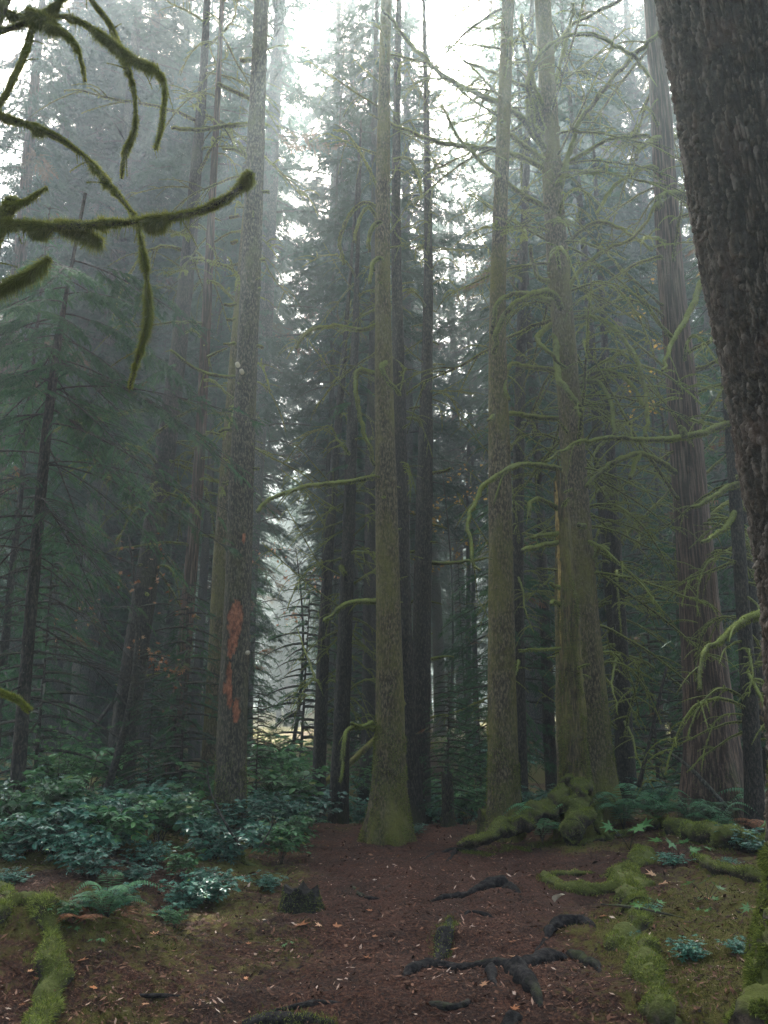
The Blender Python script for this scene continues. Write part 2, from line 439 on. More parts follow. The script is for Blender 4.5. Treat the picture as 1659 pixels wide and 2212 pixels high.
def place_sprays(b, T, pos, dr, ln, rng, roll=.5, tint=None, mat=1, droop=0.0):
    n = len(pos); pos = np.asarray(pos); dr = np.asarray(dr, float).copy(); dr[:, 2] -= droop
    dr /= np.linalg.norm(dr, axis=1)[:, None]
    up = np.tile([0., 0, 1.], (n, 1)) + rng.normal(0, roll, (n, 3))
    Yv = np.cross(up, dr); Yv /= np.linalg.norm(Yv, axis=1)[:, None]+1e-9
    Zv = np.cross(dr, Yv)
    which = rng.integers(0, len(T), n)
    tint = rng.beta(2, 2.4, n)*.9 if tint is None else tint
    for w, (TV, TF) in enumerate(T):
        k = np.where(which == w)[0]
        if not len(k): continue
        L_ = np.asarray(ln)[k][:, None, None]
        V = pos[k][:, None, :] + L_*(TV[None, :, 0:1]*dr[k][:, None, :] + TV[None, :, 1:2]*Yv[k][:, None, :] + TV[None, :, 2:3]*Zv[k][:, None, :])
        F = TF[None] + (np.arange(len(k))*len(TV))[:, None, None]
        b.add(V.reshape(-1, 3), F.reshape(-1, 3), np.repeat(tint[k], len(TV)), mat)

def crown_builder(seed, H, h0, Rm, nb, spl, dens, droop=.45, prof=.75, dead=0, T=SPR, brown=.06, updir=.12, nspr_min=4, limb=.028, hang=.3, roll=.8):
    rng = np.random.default_rng(seed); b = B()
    pos, dr, ln, tn = [], [], [], []
    for i in range(nb):
        t = (i + rng.random())/nb; z = h0 + (H-h0)*t
        az = i*2.39996 + rng.normal(0, .35)
        L = (Rm*(1-t)**prof*rng.uniform(.55, 1.15) + .25)*(min(1, .55+t*3))
        s = np.linspace(0, 1, 8)
        out = np.array([math.cos(az), math.sin(az), 0]); perp = np.array([-out[1], out[0], 0])
        wob = rng.normal(0, .12)
        P = out*(s*L)[:, None] + perp*(wob*L*s**2)[:, None]; dz = updir*L*s - droop*L*s**1.8*rng.uniform(.6, 1.3)
        P[:, 2] = z + dz
        add_tube(b, P, np.linspace(limb*(L/2)**.5+.006, .004, 8), 4, mat=0)
        if rng.random() < .1: continue
        n = max(nspr_min, int(L/.060*dens)); ss = rng.uniform(.10, 1, n)**.75
        pp = np.stack([np.interp(ss, s, P[:, c]) for c in range(3)], 1) + rng.normal(0, spl*.18, (n, 3))
        sg = np.where(rng.random(n) < .5, -1, 1)[:, None]
        a = rng.uniform(.35, 1.1, n)[:, None]
        d = out*np.cos(a) + perp*np.sin(a)*sg + np.array([0, 0, -1])*rng.uniform(0, hang*3, n)[:, None]
        l = spl*(1.15-.6*ss)*rng.uniform(.6, 1.25, n)*min(1, .35+L/Rm)
        pos.append(pp); dr.append(d); ln.append(l)
        base = rng.uniform(0, .55); tt = np.clip(base + rng.normal(.12, .12, n), 0, .85)
        if rng.random() < brown*.6: tt = rng.uniform(.88, 1, n)
        tn.append(tt)
    pos, dr, ln, tn = map(np.concatenate, (pos, dr, ln, tn))
    place_sprays(b, T, pos, dr, ln, rng, roll, tn, 1)
    return b
def dead_limbs(b, rng, n, z0, z1, L0, L1, r0, mat=0, segs=5, twigs=5, rtrunk=.12):
    for i in range(n):
        z = rng.uniform(z0, z1); az = rng.uniform(0, 2*np.pi); L = rng.uniform(L0, L1)
        s = np.linspace(0, 1, 9); out = np.array([math.cos(az), math.sin(az), 0]); perp = np.array([-out[1], out[0], 0])
        up = rng.uniform(.1, .5); dn = rng.uniform(.3, 1.0)
        P = out*(rtrunk*.6+s*L*(1-.25*s))[:, None] + perp*(rng.normal(0, .2)*L*s**2)[:, None]
        P[:, 2] = z + L*(up*s - dn*s**2.2)
        add_tube(b, P, np.linspace(r0, r0*.25, 9)*rng.uniform(.7, 1.2), segs, mat=mat)
        for k in range(twigs):
            q = rng.uniform(.25, .95); p0 = np.array([np.interp(q, s, P[:, c]) for c in range(3)])
            sg = rng.choice([-1, 1]); l = L*.3*rng.uniform(.4, 1.1); s2 = np.linspace(0, 1, 5)
            d = out*.6 + perp*sg*.8
            Q = p0 + d*(s2*l)[:, None]; Q[:, 2] += -s2**1.5*l*rng.uniform(.1, .8)
            add_tube(b, Q, np.linspace(r0*.45, r0*.15, 5), 3, mat=mat)

def trunk_mesh(name, mat, P, r, base, m=24, step=.08, amp=.05, freq=5, seed=0, flare=0.0, lobes=4, fh=.45, knots=0, tintf=None, rng=None, vstretch=.35):
    """trunk along the axis points P with radii r; flare widens its foot"""
    P = np.asarray(P, float); r = np.asarray(r, float)
    Ltot = np.linalg.norm(np.diff(P, axis=0), axis=1).sum(); n = max(6, int(Ltot/step))
    S = spline(np.hstack([P, r[:, None]]), n); C, rr = S[:, :3], S[:, 3]
    th = np.linspace(0, 2*np.pi, m, endpoint=False)
    z = (C[:, 2]-C[0, 2])[:, None]
    ph = seed*1.7
    rad = rr[:, None]*np.ones(m)[None]
    if flare:
        lob = (.55 + .45*np.cos(lobes*th+ph) + .25*np.cos((lobes-1)*th+ph*2.1))[None]
        rad = rad*(1 + flare*np.exp(-z/fh)*np.clip(lob, .05, 1.5) + flare*.35*np.exp(-z/(fh*2.5)))
    rad = rad*(1 + .35*amp*3*vnoise(np.cos(th)[None]*1.3+z*.25, np.sin(th)[None]*1.3, z*.5, seed))
    X_, Y_ = np.cos(th)[None]*rad, np.sin(th)[None]*rad
    sc = freq
    nn = fbm(X_*sc*3, Y_*sc*3, z*sc*vstretch, 4, seed+3, .6)
    rad = rad + rr.mean()*amp*nn
    if knots:
        kr = np.random.default_rng(seed+99)
        for _ in range(knots):
            kt, kz, ks = kr.uniform(0, 2*np.pi), kr.uniform(.5, z.max()), kr.uniform(.02, .045)
            d2 = ((((th[None]-kt+np.pi) % (2*np.pi))-np.pi)*rr[:, None])**2 + (z-kz)**2
            rad = rad + kr.uniform(.01, .035)*np.exp(-d2/ks**2)
    V = np.stack([C[:, 0:1]+np.cos(th)[None]*rad, C[:, 1:2]+np.sin(th)[None]*rad, np.repeat(C[:, 2:3], m, 1)], -1)
    tint = 0.0
    if tintf is not None:
        tint, dd = tintf(V, th, z)
        V[..., 0] += np.cos(th)[None]*dd; V[..., 1] += np.sin(th)[None]*dd
        tint = tint.ravel()
    V = V.reshape(-1, 3)
    i = np.arange(n-1)[:, None]*m; j = np.arange(m)[None]; j2 = (j+1) % m
    F = np.stack([i+j, i+j2, i+m+j2, i+m+j], -1).reshape(-1, 4)
    b = B(); b.add(V, F, tint)
    top = np.arange((n-1)*m, n*m)
    b.V.append(C[-1:]+[0, 0, rr[-1]*.3]); b.A.append(np.zeros(1)); ci = b.n; b.n += 1
    b.F.append(np.stack([top, np.roll(top, -1), np.full(m, ci)], -1)); b.M.append(np.zeros(m, np.int32))
    return b

# ------------------------------------------------------------------ background trees (prototypes, then copies)
def proto_tree(kind):
    rng = np.random.default_rng(hash(kind) % 1000 if False else {'fir': 1, 'hemlock': 2, 'cedar': 3, 'young': 4, 'pole': 5, 'sapling': 6, 'bare': 7}[kind])
    name = {'fir': 'fir_tree', 'hemlock': 'hemlock_tree', 'cedar': 'cedar_tree', 'young': 'young_hemlock', 'pole': 'slender_tree', 'sapling': 'hemlock_sapling', 'bare': 'bare_branched_tree'}[kind]
    root = thing(name, (0, 0, 0), '', None)
    spec = dict(fir=(38, 8, 3.6, 170, .62, 1.1, .33), hemlock=(34, 2.5, 3.2, 220, .58, 1.1, .28), cedar=(35, 4, 3.0, 200, .62, 1.1, .36), young=(13, .9, 2.0, 120, .40, 1.1, .10),
                pole=(28, 11, 2.2, 110, .55, 1.0, .16), sapling=(3.6, .3, 1.0, 60, .24, .7, .03), bare=(34, 13, 2.6, 110, .6, 1.0, .22))[kind]
    H, h0, Rm, nb, spl, dens, tr = spec
    droop = dict(fir=.35, hemlock=.5, cedar=.75, young=.5, pole=.5, sapling=.35, bare=.4)[kind]
    hang = dict(fir=.25, hemlock=.35, cedar=.75, young=.3, pole=.4, sapling=.15, bare=.3)[kind]
    b = crown_builder(11+len(kind)*7, H, h0, Rm, nb, spl, dens, droop, .65, brown=.07, hang=hang, T=SPR if kind not in ('sapling',) else SPR_HI)
    nd = dict(fir=40, hemlock=10, cedar=20, young=6, pole=80, sapling=0, bare=90)[kind]
    if nd: dead_limbs(b, rng, nd, 1.5 if kind != 'young' else .6, h0+1.5, .6, 2.2 if kind != 'young' else 1.0, .020 if kind in ('pole', 'bare') else .015, 0, 4, 4, tr)
    zs = np.linspace(-.6, H, 14); wob = np.random.default_rng(len(kind)).normal(0, .03, (14, 2)).cumsum(0)*(H/30)
    P = np.column_stack([wob[:, 0]-wob[0, 0], wob[:, 1]-wob[0, 1], zs])
    rr = tr*(1-zs/H*.93).clip(.03, 1)
    tb = trunk_mesh('trunk', M_barkd, P, rr, None, 14, .3 if H > 6 else .1, .06, 4, 5, .5, 4, .5)
    tb.build('trunk', {'cedar': M_cedar, 'fir': M_barkg}.get(kind, M_barkd), root)
    b.build('crown', [M_twig, M_hem if kind in ('young', 'sapling') else M_fir], root, smooth=False)
    note(root)
    return root
protos = {}
def bg_tree(kind, px, D, sc, label, group=None, cat='tree', rot=None, x=None):
    rng = np.random.default_rng(int(px*7+D*13) & 0xffff)
    if x is None: x = at(px, 1518, D)[0]
    if kind not in protos:
        o = protos[kind] = proto_tree(kind)
    else:
        o = copy_tree(protos[kind])
    o.location = (float(x), float(D), gz(x, D) - .05); o.scale = (sc, sc, sc*rng.uniform(.94, 1.08))
    o.rotation_euler = (rng.normal(0, .012), rng.normal(0, .012), rng.uniform(0, 6.28) if rot is None else rot)
    for k in ('label', 'group', 'category'):
        if k in o: del o[k]
    tag(o, label, cat, group)
    return o

BG = [
 # kind, px at eye level, distance, scale, label
 ('young', 0, 15.0, .95, 'bushy young conifer at the left edge behind the thin dark tree', None),
 ('hemlock', 150, 31, .85, 'hemlock with drooping green sprays behind the thin dark tree on the left', None),
 ('pole', 165, 27, .8, 'slender dark pole tree standing left of the leaning trunk', None),
 ('cedar', 215, 34, .9, 'grey hazy cedar standing between the thin dark tree and the leaning trunk', None),
 ('bare', 425, 27, .8, 'mossy limbed tree behind the reddish thin trunk, left of the scarred trunk', None),
 ('young', 385, 12.2, .21, 'small green hemlock bush at the foot of the reddish thin trunk', None),
 ('hemlock', 480, 31, .85, 'dense dark hemlock standing right behind the scarred trunk', None),
 ('young', 535, 21, .5, 'small grey green conifer between the scarred trunk and the twin thin trunks', None),
 ('fir', 760, 36, .8, 'hazy cedar left of the twin thin trunks', None),
 ('pole', 690, 24, .85, 'pale slender tree behind the twin thin trunks', None),
 ('bare', 790, 19, .8, 'thin bare limbed tree seen between the twin trunks and the stout centre trunk', None),
 ('hemlock', 752, 40, .9, 'misty hemlock behind the stout centre trunk', None),
 ('fir', 870, 28, .95, 'tall misty fir just right of the stout centre trunk', None),
 ('cedar', 972, 62, .8, 'palest misty tree in the bright gap left of the smooth bent trunk', None),
 ('pole', 1012, 33, .85, 'thin hazy pole in the bright gap, left one of two', None),
 ('pole', 1026, 35, .8, 'thin hazy pole in the bright gap, right one of two', None),
 ('young', 1115, 15.6, .74, 'conifer with drooping fans of needles reaching out behind the smooth bent trunk', None),
 ('young', 1010, 21, .42, 'small conifer at the foot of the bright gap', None),
 ('hemlock', 1180, 30, .8, 'dark hemlock between the smooth bent trunk and the many branched trunk', None),
 ('pole', 1188, 16, .72, 'slim dark pole directly left of the mossy snag', None),
 ('bare', 1345, 14.8, .62, 'dark bare limbed tree midway between the mossy snag and the big cedar', None),
 ('hemlock', 1300, 26, .9, 'dark hemlock behind the bare limbed tree right of the snag', None),
 ('cedar', 1410, 25, .9, 'dark cedar behind, just left of the big reddish cedar', None),
 ('young', 1450, 20, .95, 'dark young conifer left behind the big reddish cedar', None),
 ('hemlock', 1590, 23, .85, 'dark hemlock right behind the big reddish cedar', None),
 ('young', 1640, 14, 1.0, 'dark conifer in the gap beside the huge rough trunk', None),
 ('pole', 1560, 25, .8, 'slender tree far behind the big reddish cedar', None),
 ('bare', 1250, 27, .9, 'tall dim tree behind the many branched trunk', None),
 ('fir', 480, 33, .9, 'tall faint fir far behind the scarred trunk', None),
 ('fir', 270, 36, .95, 'tall faint fir far behind the leaning trunk', None),
 ('fir', 60, 31, .9, 'tall faint fir far behind the thin dark tree on the left', None),
 ('cedar', -60, 22, .9, 'cedar whose drooping sprays enter at the left edge', None),
 ('hemlock', 1180, 36, .9, 'faint hemlock far behind, right of the smooth bent trunk', None),
 ('fir', 1370, 34, .9, 'tall dim fir far behind the bare limbed tree on the right', None),
 ('fir', 1510, 38, .9, 'tall dim fir far behind the big reddish cedar', None),
 ('hemlock', 1700, 25, .9, 'dark hemlock behind the huge rough trunk', None),
 ('cedar', 735, 48, .9, 'faint cedar far off between the twin thin trunks', None),
 ('fir', 900, 58, .9, 'faint fir far off right of the stout centre trunk', None),
 ('fir', 520, 52, .8, 'faint hemlock in the misty gap right of the scarred trunk', None),
]
BG += [('fir', px, D+3, 1.12, 'tall misty fir whose crown fills the sky above the nearer trees', 'tall misty firs closing the canopy') for px, D in
       ((20, 25), (110, 27), (175, 24), (250, 31), (310, 35), (365, 30), (455, 29), (60, 30), (140, 34), (215, 29), (400, 36), (520, 21), (742, 33), (862, 34), (1150, 25), (1230, 29), (1320, 26), (1400, 30), (1480, 25), (1560, 29), (250, 44), (340, 40), (520, 42), (790, 44), (1130, 44), (1290, 42))]
BG += [('fir', px, D, sc, 'tallest misty fir whose top thins out against the white sky', 'tallest misty firs reaching over the canopy') for px, D, sc in ((85, 36, 1.25), (205, 40, 1.35), (325, 37, 1.25), (520, 37, 1.3), (705, 42, 1.3), (740, 36, 1.2), (800, 41, 1.3), (1000, 54, 1.35), (950, 50, 1.15), (1120, 38, 1.3), (1260, 40, 1.3), (1330, 38, 1.2))]
_ry = np.random.default_rng(321)
BG += [('young', px, D, sc, 'young conifer in the dim misty understory behind the nearer trunks', 'young conifers of the misty understory') for px, D, sc in
       zip(np.linspace(-120, 1780, 48) + _ry.uniform(-14, 14, 48), _ry.uniform(28, 58, 48), _ry.uniform(.7, 1.5, 48)) if abs(px-990) > 45 + 2.2*sc*1784/D*.75 and abs(px-622) > 25 + 2.2*sc*1784/D*.7]
for k, px, D, sc, lab, grp in BG: bg_tree(k, px, D, sc, lab, grp)
rngb = np.random.default_rng(77)
pxs = np.concatenate([np.linspace(-150, 1800, 46), [606, 622, 640, 962, 985, 1003, 1020, 600, 980]])
for i, px in enumerate(pxs):
    px = px + rngb.uniform(-18, 18); D = rngb.choice([54, 62, 70, 80, 92]) + rngb.uniform(-3, 3)
    if i < 46 and 930 < px < 1055 and D < 100: D += 60
    if i < 46 and 590 < px < 660 and D < 75: D += 35
    if i >= 46: D = 78 + (i-46)*7
    k = rngb.choice(['hemlock', 'cedar', 'fir', 'hemlock'])
    bg_tree(k, px, D, rngb.uniform(.85, 1.1), 'far conifer dissolving into the pale mist behind the nearer trees', 'far conifers fading into the mist')

SUR = [('hemlock', -7.5, 7, .8), ('cedar', -5.5, 1.5, .9), ('fir', 6.5, 5.5, .9), ('hemlock', 5.0, -1.5, .8), ('cedar', -3.5, -5.5, .8), ('hemlock', 1.5, -6.5, .9), ('fir', -9, -2, .9), ('cedar', 9.5, 1, .9), ('hemlock', 11, 9, .9), ('fir', -12, 8, .9), ('hemlock', 6, -8, .9), ('hemlock', -8, -9, 1.0)]
for i, (k, x, y, sc) in enumerate(SUR):  # unseen trees, added to shade the near haze and ground
    bg_tree(k, 0, y, sc, 'unseen conifer added around the viewpoint outside the picture', 'unseen conifers added around the viewpoint', x=x)

def far_forest():
    rng = np.random.default_rng(808); b = B()
    for i in range(150):
        y = rng.uniform(105, 165); x = rng.uniform(-.62, .62)*y; z0 = gz(x, y); H = rng.uniform(26, 40); Rm = rng.uniform(3, 4.5)
        add_tube(b, np.array([[x, y, z0-1], [x, y, z0+H*.5], [x, y, z0+H]]), [.4, .25, .03], 5)
        n = 420; t = rng.random(n)**.9; az = rng.uniform(0, 6.28, n); rr = Rm*(1-t)**.7*rng.uniform(.3, 1, n)
        P = np.column_stack([x+np.cos(az)*rr, y+np.sin(az)*rr, z0+1+(H-1)*t-rr*.4])
        d = np.column_stack([np.cos(az), np.sin(az), -rng.uniform(.2, 1.2, n)])
        place_sprays(b, SPR, P, d, rng.uniform(1.2, 2.4, n), rng, .9, rng.uniform(0, .8, n), 1)
    tag(b.build('far_forest', [M_barkd, M_fir], smooth=False), 'far wood of conifers closing the view behind the mist', 'forest', kind='stuff')
far_forest()

# ------------------------------------------------------------------ branch library for the nearer trees
rl = np.random.default_rng(5)
def lib_branch(kind, seed):
    rng = np.random.default_rng(seed); b = B(); s = np.linspace(0, 1, 16)
    if kind == 'arch':       L, up, dn, pw = rng.uniform(1.1, 1.7), rng.uniform(.35, .8), rng.uniform(1.0, 1.7), 2.0
    elif kind == 'sag':      L, up, dn, pw = rng.uniform(1.3, 2.2), .05, rng.uniform(.3, .6), 1.3
    elif kind == 'rise':     L, up, dn, pw = rng.uniform(1.2, 2.0), rng.uniform(.5, 1.1), .1, 2
    elif kind == 'stub':     L, up, dn, pw = rng.uniform(.15, .5), rng.uniform(-.1, .3), .1, 2
    else:                    L, up, dn, pw = rng.uniform(1.4, 2.4), -.35, .25, 1.5
    P = np.column_stack([s*L*(1-.18*s), rng.normal(0, .12)*L*s**2, L*(up*s-dn*s**pw)])
    P += np.column_stack([np.zeros(16), *(rng.normal(0, .012, (16, 2)).cumsum(0)*L*.5).T])
    P[0] = (-.05, 0, 0)
    r0 = {'stub': .026}.get(kind, .024)
    V, F = add_tube(b, P, np.linspace(r0, r0*.35, 16), 7, .25, 30, seed, a=0)
    fuzz(b, V, F, 120 if kind == 'stub' else 700, .034, .005, rng, 1.3, .7, 1)
    if kind != 'stub':
        for k in range(rng.integers(5, 10)):
            q = rng.uniform(.2, .95); p0 = np.array([np.interp(q, s, P[:, c]) for c in range(3)]); sg = rng.choice([-1, 1])
            l = L*rng.uniform(.15, .45)*(1.1-q*.5); s2 = np.linspace(0, 1, 7)
            Q = p0 + np.outer(s2*l, [.7, sg*.7, 0]); Q[:, 2] += l*(rng.uniform(-.3, .4)*s2 - rng.uniform(.2, .9)*s2**2)
            V, F = add_tube(b, Q, np.linspace(.011, .004, 7), 5, .2, 40, seed+k)
            fuzz(b, V, F, 130, .026, .004, rng, .9, .7, 1)
    return b.mesh('branch_'+kind, [M_branch, M_moss])
LIB = {k: [lib_branch(k, 100+i*7+len(k)) for i in range(n)] for k, n in (('arch', 5), ('sag', 4), ('rise', 4), ('stub', 5), ('slant', 4))}

CROWNS = None
class Tree:
    """a nearer tree: trunk traced in the plane at distance D, branches as parts"""
    def __init__(s, name, label, D, pts, mat, cat='tree', top=9.0, group=None, flare=.5, m=28, amp=.06, knots=20, seed=1, step=.06, tintf=None, lobes=4, fh=.45, crown=None, basemoss=0):
        s.D = D; s.seed = seed; s.rng = np.random.default_rng(seed)
        P = [np.append(at(px, py, D), wid(px, py, D, w)/2) for px, py, w in pts]     # given bottom to top
        x0, r0 = P[0][0], P[0][3]
        zb = gz(x0, D)
        d = P[1]-P[0]
        if P[0][2] > zb - .25:
            k = (P[0][2]-(zb-.25)); P.insert(0, np.array([x0 - d[0]/max(d[2], .1)*k*.5, D, zb-.25, r0*1.0]))
        if top:
            a, c = P[-1], P[-2]; g = (a-c)/(a[2]-c[2])
            P.append(np.array([a[0]+g[0]*top, D, a[2]+top, max(a[3]*(.35), .02)]))
        s.P = np.array(P); s.base = np.array([P[0][0], D, zb])
        s.root = thing(name, s.base, label, cat, group)
        tb = trunk_mesh('trunk', mat, s.P[:, :3], s.P[:, 3], None, m, step, amp, 5, seed, flare, lobes, fh, knots, tintf)
        s.trunk = tb.build('trunk', mat, s.root, s.base)
        if crown is not None: s.add_crown(crown)
        if basemoss:
            V_, F_ = np.concatenate(tb.V), tb.F[0]; c_ = V_[F_[:, 0]]
            kz = (c_[:, 2]-zb + .8*fbm(c_[:, 0]*3, c_[:, 1]*3, c_[:, 2]*1.5, 3, seed)) < basemoss
            kz &= fbm(c_[:, 0]*9, c_[:, 1]*9, c_[:, 2]*6, 3, seed+5) > -.2
            mb_ = B(); fuzz(mb_, V_, F_[kz], int(9000*basemoss), .028, .0035, np.random.default_rng(seed), .5, .4, 0, avar=.4)
            if len(mb_.V): mb_.build('moss', M_moss, s.root, s.base, smooth=False)
    def add_crown(s, sc):  # crown above the frame, added to keep sun and sky off the floor
        global CROWNS
        if CROWNS is None:
            CROWNS = [crown_builder(500+i, 15, 0, 3.4, 100, .6, .9, .45, .6, hang=.35).mesh('crown_upper', [M_twig, M_fir], smooth=False) for i in range(2)]
        z = at(830, -40, s.D)[2] + 2.6; x, y, r = s.axis(z)
        inst('crown', CROWNS[s.seed % 2], s.root, (x-s.base[0], 0, z-s.base[2]), (0, 0, s.seed), sc)
    def axis(s, z):
        return np.array([np.interp(z, s.P[:, 2], s.P[:, c]) for c in (0, 1, 3)])
    def zpx(s, py): return at(830, py, s.D)[2]
    def lib(s, kind, py, az, sc=1.0, pitch=0.0):
        """az: 0 = to the right, 180 = left, -90 = toward the camera"""
        z = s.zpx(py); x, y, r = s.axis(z); a = R(az)
        o = inst('branch', LIB[kind][s.rng.integers(len(LIB[kind]))], s.root, (x-s.base[0]+math.cos(a)*r*.7, y-s.base[1]+math.sin(a)*r*.7, z-s.base[2]), (s.rng.normal(0, .15), -pitch, a), sc*s.rng.uniform(.85, 1.15))
        return o
    def scatter(s, kind, n, py0, py1, sc=1.0, azs=None, pitch=0.0):
        for i in range(n):
            py = s.rng.uniform(py0, py1)
            az = s.rng.uniform(0, 360) if azs is None else azs[s.rng.integers(len(azs))] + s.rng.normal(0, 22)
            k = kind if isinstance(kind, str) else kind[s.rng.integers(len(kind))]
            s.lib(k, py, az, sc*s.rng.uniform(.6, 1.15), pitch + s.rng.normal(0, .12))
    def traced(s, pts, w0, w1, dz=0.0, bulge=0.0, moss=1.0, fr=.03, twigs=3, parent=None, name='branch', D=None, mat=None, nfz=None):
        """a branch followed through picture points; first point is at the trunk; dz: how far its tip comes toward the camera"""
        D = s.D if D is None else D
        n = len(pts); W_ = []
        for i, (px, py) in enumerate(pts):
            t = i/(n-1); W_.append(at(px, py, D - dz*t - bulge*math.sin(t*math.pi)))
        W_ = np.array(W_); L = np.linalg.norm(np.diff(W_, axis=0), axis=1).sum()
        S = spline(W_, max(10, int(L/.035))); k = len(S)
        dd = np.linalg.norm(W_[0]-[0, 0, EYE])
        r = np.linspace(w0, w1, k)/2/FPX*dd
        b = B(); seed = int(abs(W_[0][0]*97+W_[0][2]*31)) + n
        rng = np.random.default_rng(seed)
        S = S + np.column_stack([vnoise(np.arange(k)*.35, c, 0, seed) for c in (0, 5, 9)])*np.linspace(0, 1, k)[:, None]*r.mean()*.8
        V, F = add_tube(b, S, r, 9, .28, 22, seed, a=0)
        if moss > 0:
            fuzz(b, V, F, int((nfz or 900)*L*moss), fr*.6, .0035, rng, .2, .65, 1)
            fuzz(b, V, F, int(500*L*moss), fr, .004, rng, 2.2, .5, 1)
        for _ in range(twigs):
            i0 = rng.integers(k//4, k-2); l = L*rng.uniform(.08, .25); s2 = np.linspace(0, 1, 6)
            tg = S[i0+1]-S[i0]; tg /= np.linalg.norm(tg)+1e-9; d = tg + rng.normal(0, .7, 3); d /= np.linalg.norm(d)
            Q = S[i0] + np.outer(s2*l, d); Q[:, 2] -= .5*l*s2**2
            V, F = add_tube(b, Q, np.linspace(r[i0]*.45, r[i0]*.15+.001, 6), 5, .2, 30, seed)
            fuzz(b, V, F, int(200*l), fr*.5, .003, rng, .9, .5, 1)
        o = b.build(name, [mat or M_branch, M_moss], parent or s.root, s.base if parent is None else s.base)
        return o

# T1 thin dark young tree at the left
T1 = Tree('young_hemlock', 'thin dark young hemlock with drooping bare twigs at the left', 9.5,
          [(38,1690,30),(52,1500,27),(75,1220,24),(98,960,21),(120,780,17),(135,680,12),(150,600,8)], M_barkd, top=1.2, flare=.25, m=16, amp=.05, knots=8, seed=11)
def hem_branch(seed, leafy, L):
    rng = np.random.default_rng(seed); b = B(); s = np.linspace(0, 1, 14)
    P = np.column_stack([s*L, rng.normal(0, .1)*L*s**2, L*(.05*s-.55*s**1.5*rng.uniform(.7, 1.3))]); P[0] = (-.03, 0, 0)
    add_tube(b, P, np.linspace(.011, .003, 14), 5)
    pos, dr, ln = [], [], []
    for k in range(int(16*L)):
        q = rng.uniform(.15, 1); p0 = np.array([np.interp(q, s, P[:, c]) for c in range(3)]); sg = rng.choice([-1, 1])
        l = L*.30*(1.15-q)*rng.uniform(.6, 1.2)+.05; s2 = np.linspace(0, 1, 6)
        Q = p0 + np.outer(s2*l, [.75, sg*.65, 0]); Q[:, 2] -= l*.5*s2**1.4
        add_tube(b, Q, np.linspace(.004, .0015, 6), 3)
        for j in range(int(leafy*l*26)+ (1 if leafy > .15 else 0)):
            w = rng.uniform(.1, 1); pos.append([np.interp(w, s2, Q[:, c]) for c in range(3)])
            d = (Q[-1]-Q[0]); d /= np.linalg.norm(d)+1e-9; sd = np.cross(d, [0, 0, 1])*rng.choice([-1, 1]); dr.append(d*.7+sd*.7); ln.append(rng.uniform(.09, .2))
    if pos:
        tn = np.clip(rng.normal(.4, .2, len(pos)), 0, .9)
        if leafy < .5: tn = rng.uniform(.1, .93, len(pos))
        place_sprays(b, SPR_HI, np.array(pos), np.array(dr), np.array(ln), rng, .3, tn, 1, .15)
    return b.mesh('branch_hemlock', [M_twig, M_hem])
CR = None
HL = [hem_branch(300+i, 1.0, 1.3+.15*i) for i in range(3)]; HD = [hem_branch(320+i, .22, 1.6+.25*i) for i in range(4)]; HB = [hem_branch(340+i, .03, 1.5+.3*i) for i in range(3)]
def hem_scatter(T, meshes, n, py0, py1, sc, azs=None, pitch=0):
    for i in range(n):
        py = py0 + (py1-py0)*(i+T.rng.random())/n; z = T.zpx(py); x, y, r = T.axis(z)
        az = R(i*137.5+T.rng.normal(0, 20)) if azs is None else R(azs[i % len(azs)]+T.rng.normal(0, 25))
        inst('branch', meshes[T.rng.integers(len(meshes))], T.root, (x-T.base[0], y-T.base[1], z-T.base[2]), (T.rng.normal(0, .2), pitch+T.rng.normal(0, .1), az), sc*T.rng.uniform(.8, 1.2))
hem_scatter(T1, HL, 26, 560, 900, 1.0)
hem_scatter(T1, HD, 18, 780, 1250, 1.1)
hem_scatter(T1, HB, 18, 1000, 1560, 1.0)
hem_scatter(T1, HD, 5, 760, 1150, 1.05, [0, 10, -15])

# T2 leaning trunk, T3 thin reddish trunk
T2 = Tree('leaning_tree', 'leaning dark trunk rising out of the bushes left of the reddish thin trunk', 13.6,
          [(262,1640,58),(295,1400,52),(328,1180,46),(360,960,42),(385,760,36),(402,600,32),(425,350,24),(440,150,18),(448,0,14)], M_barkd, crown=0.9, seed=12, top=6)
T2.scatter(['sag', 'slant', 'arch'], 34, 0, 1300, 1.1); T2.scatter('stub', 8, 400, 1500)
T3 = Tree('slender_tree', 'reddish thin trunk between the leaning trunk and the scarred trunk', 13.2,
          [(372,1640,34),(390,1480,32),(402,1350,30),(428,1030,25),(440,800,21),(455,500,17),(468,250,13),(480,0,9)], M_cedar, crown=0.7, seed=13, m=18, top=4, flare=.4)
T3.scatter(['sag', 'slant', 'arch'], 22, 0, 1200, .9); T3.scatter('stub', 8, 300, 1400)

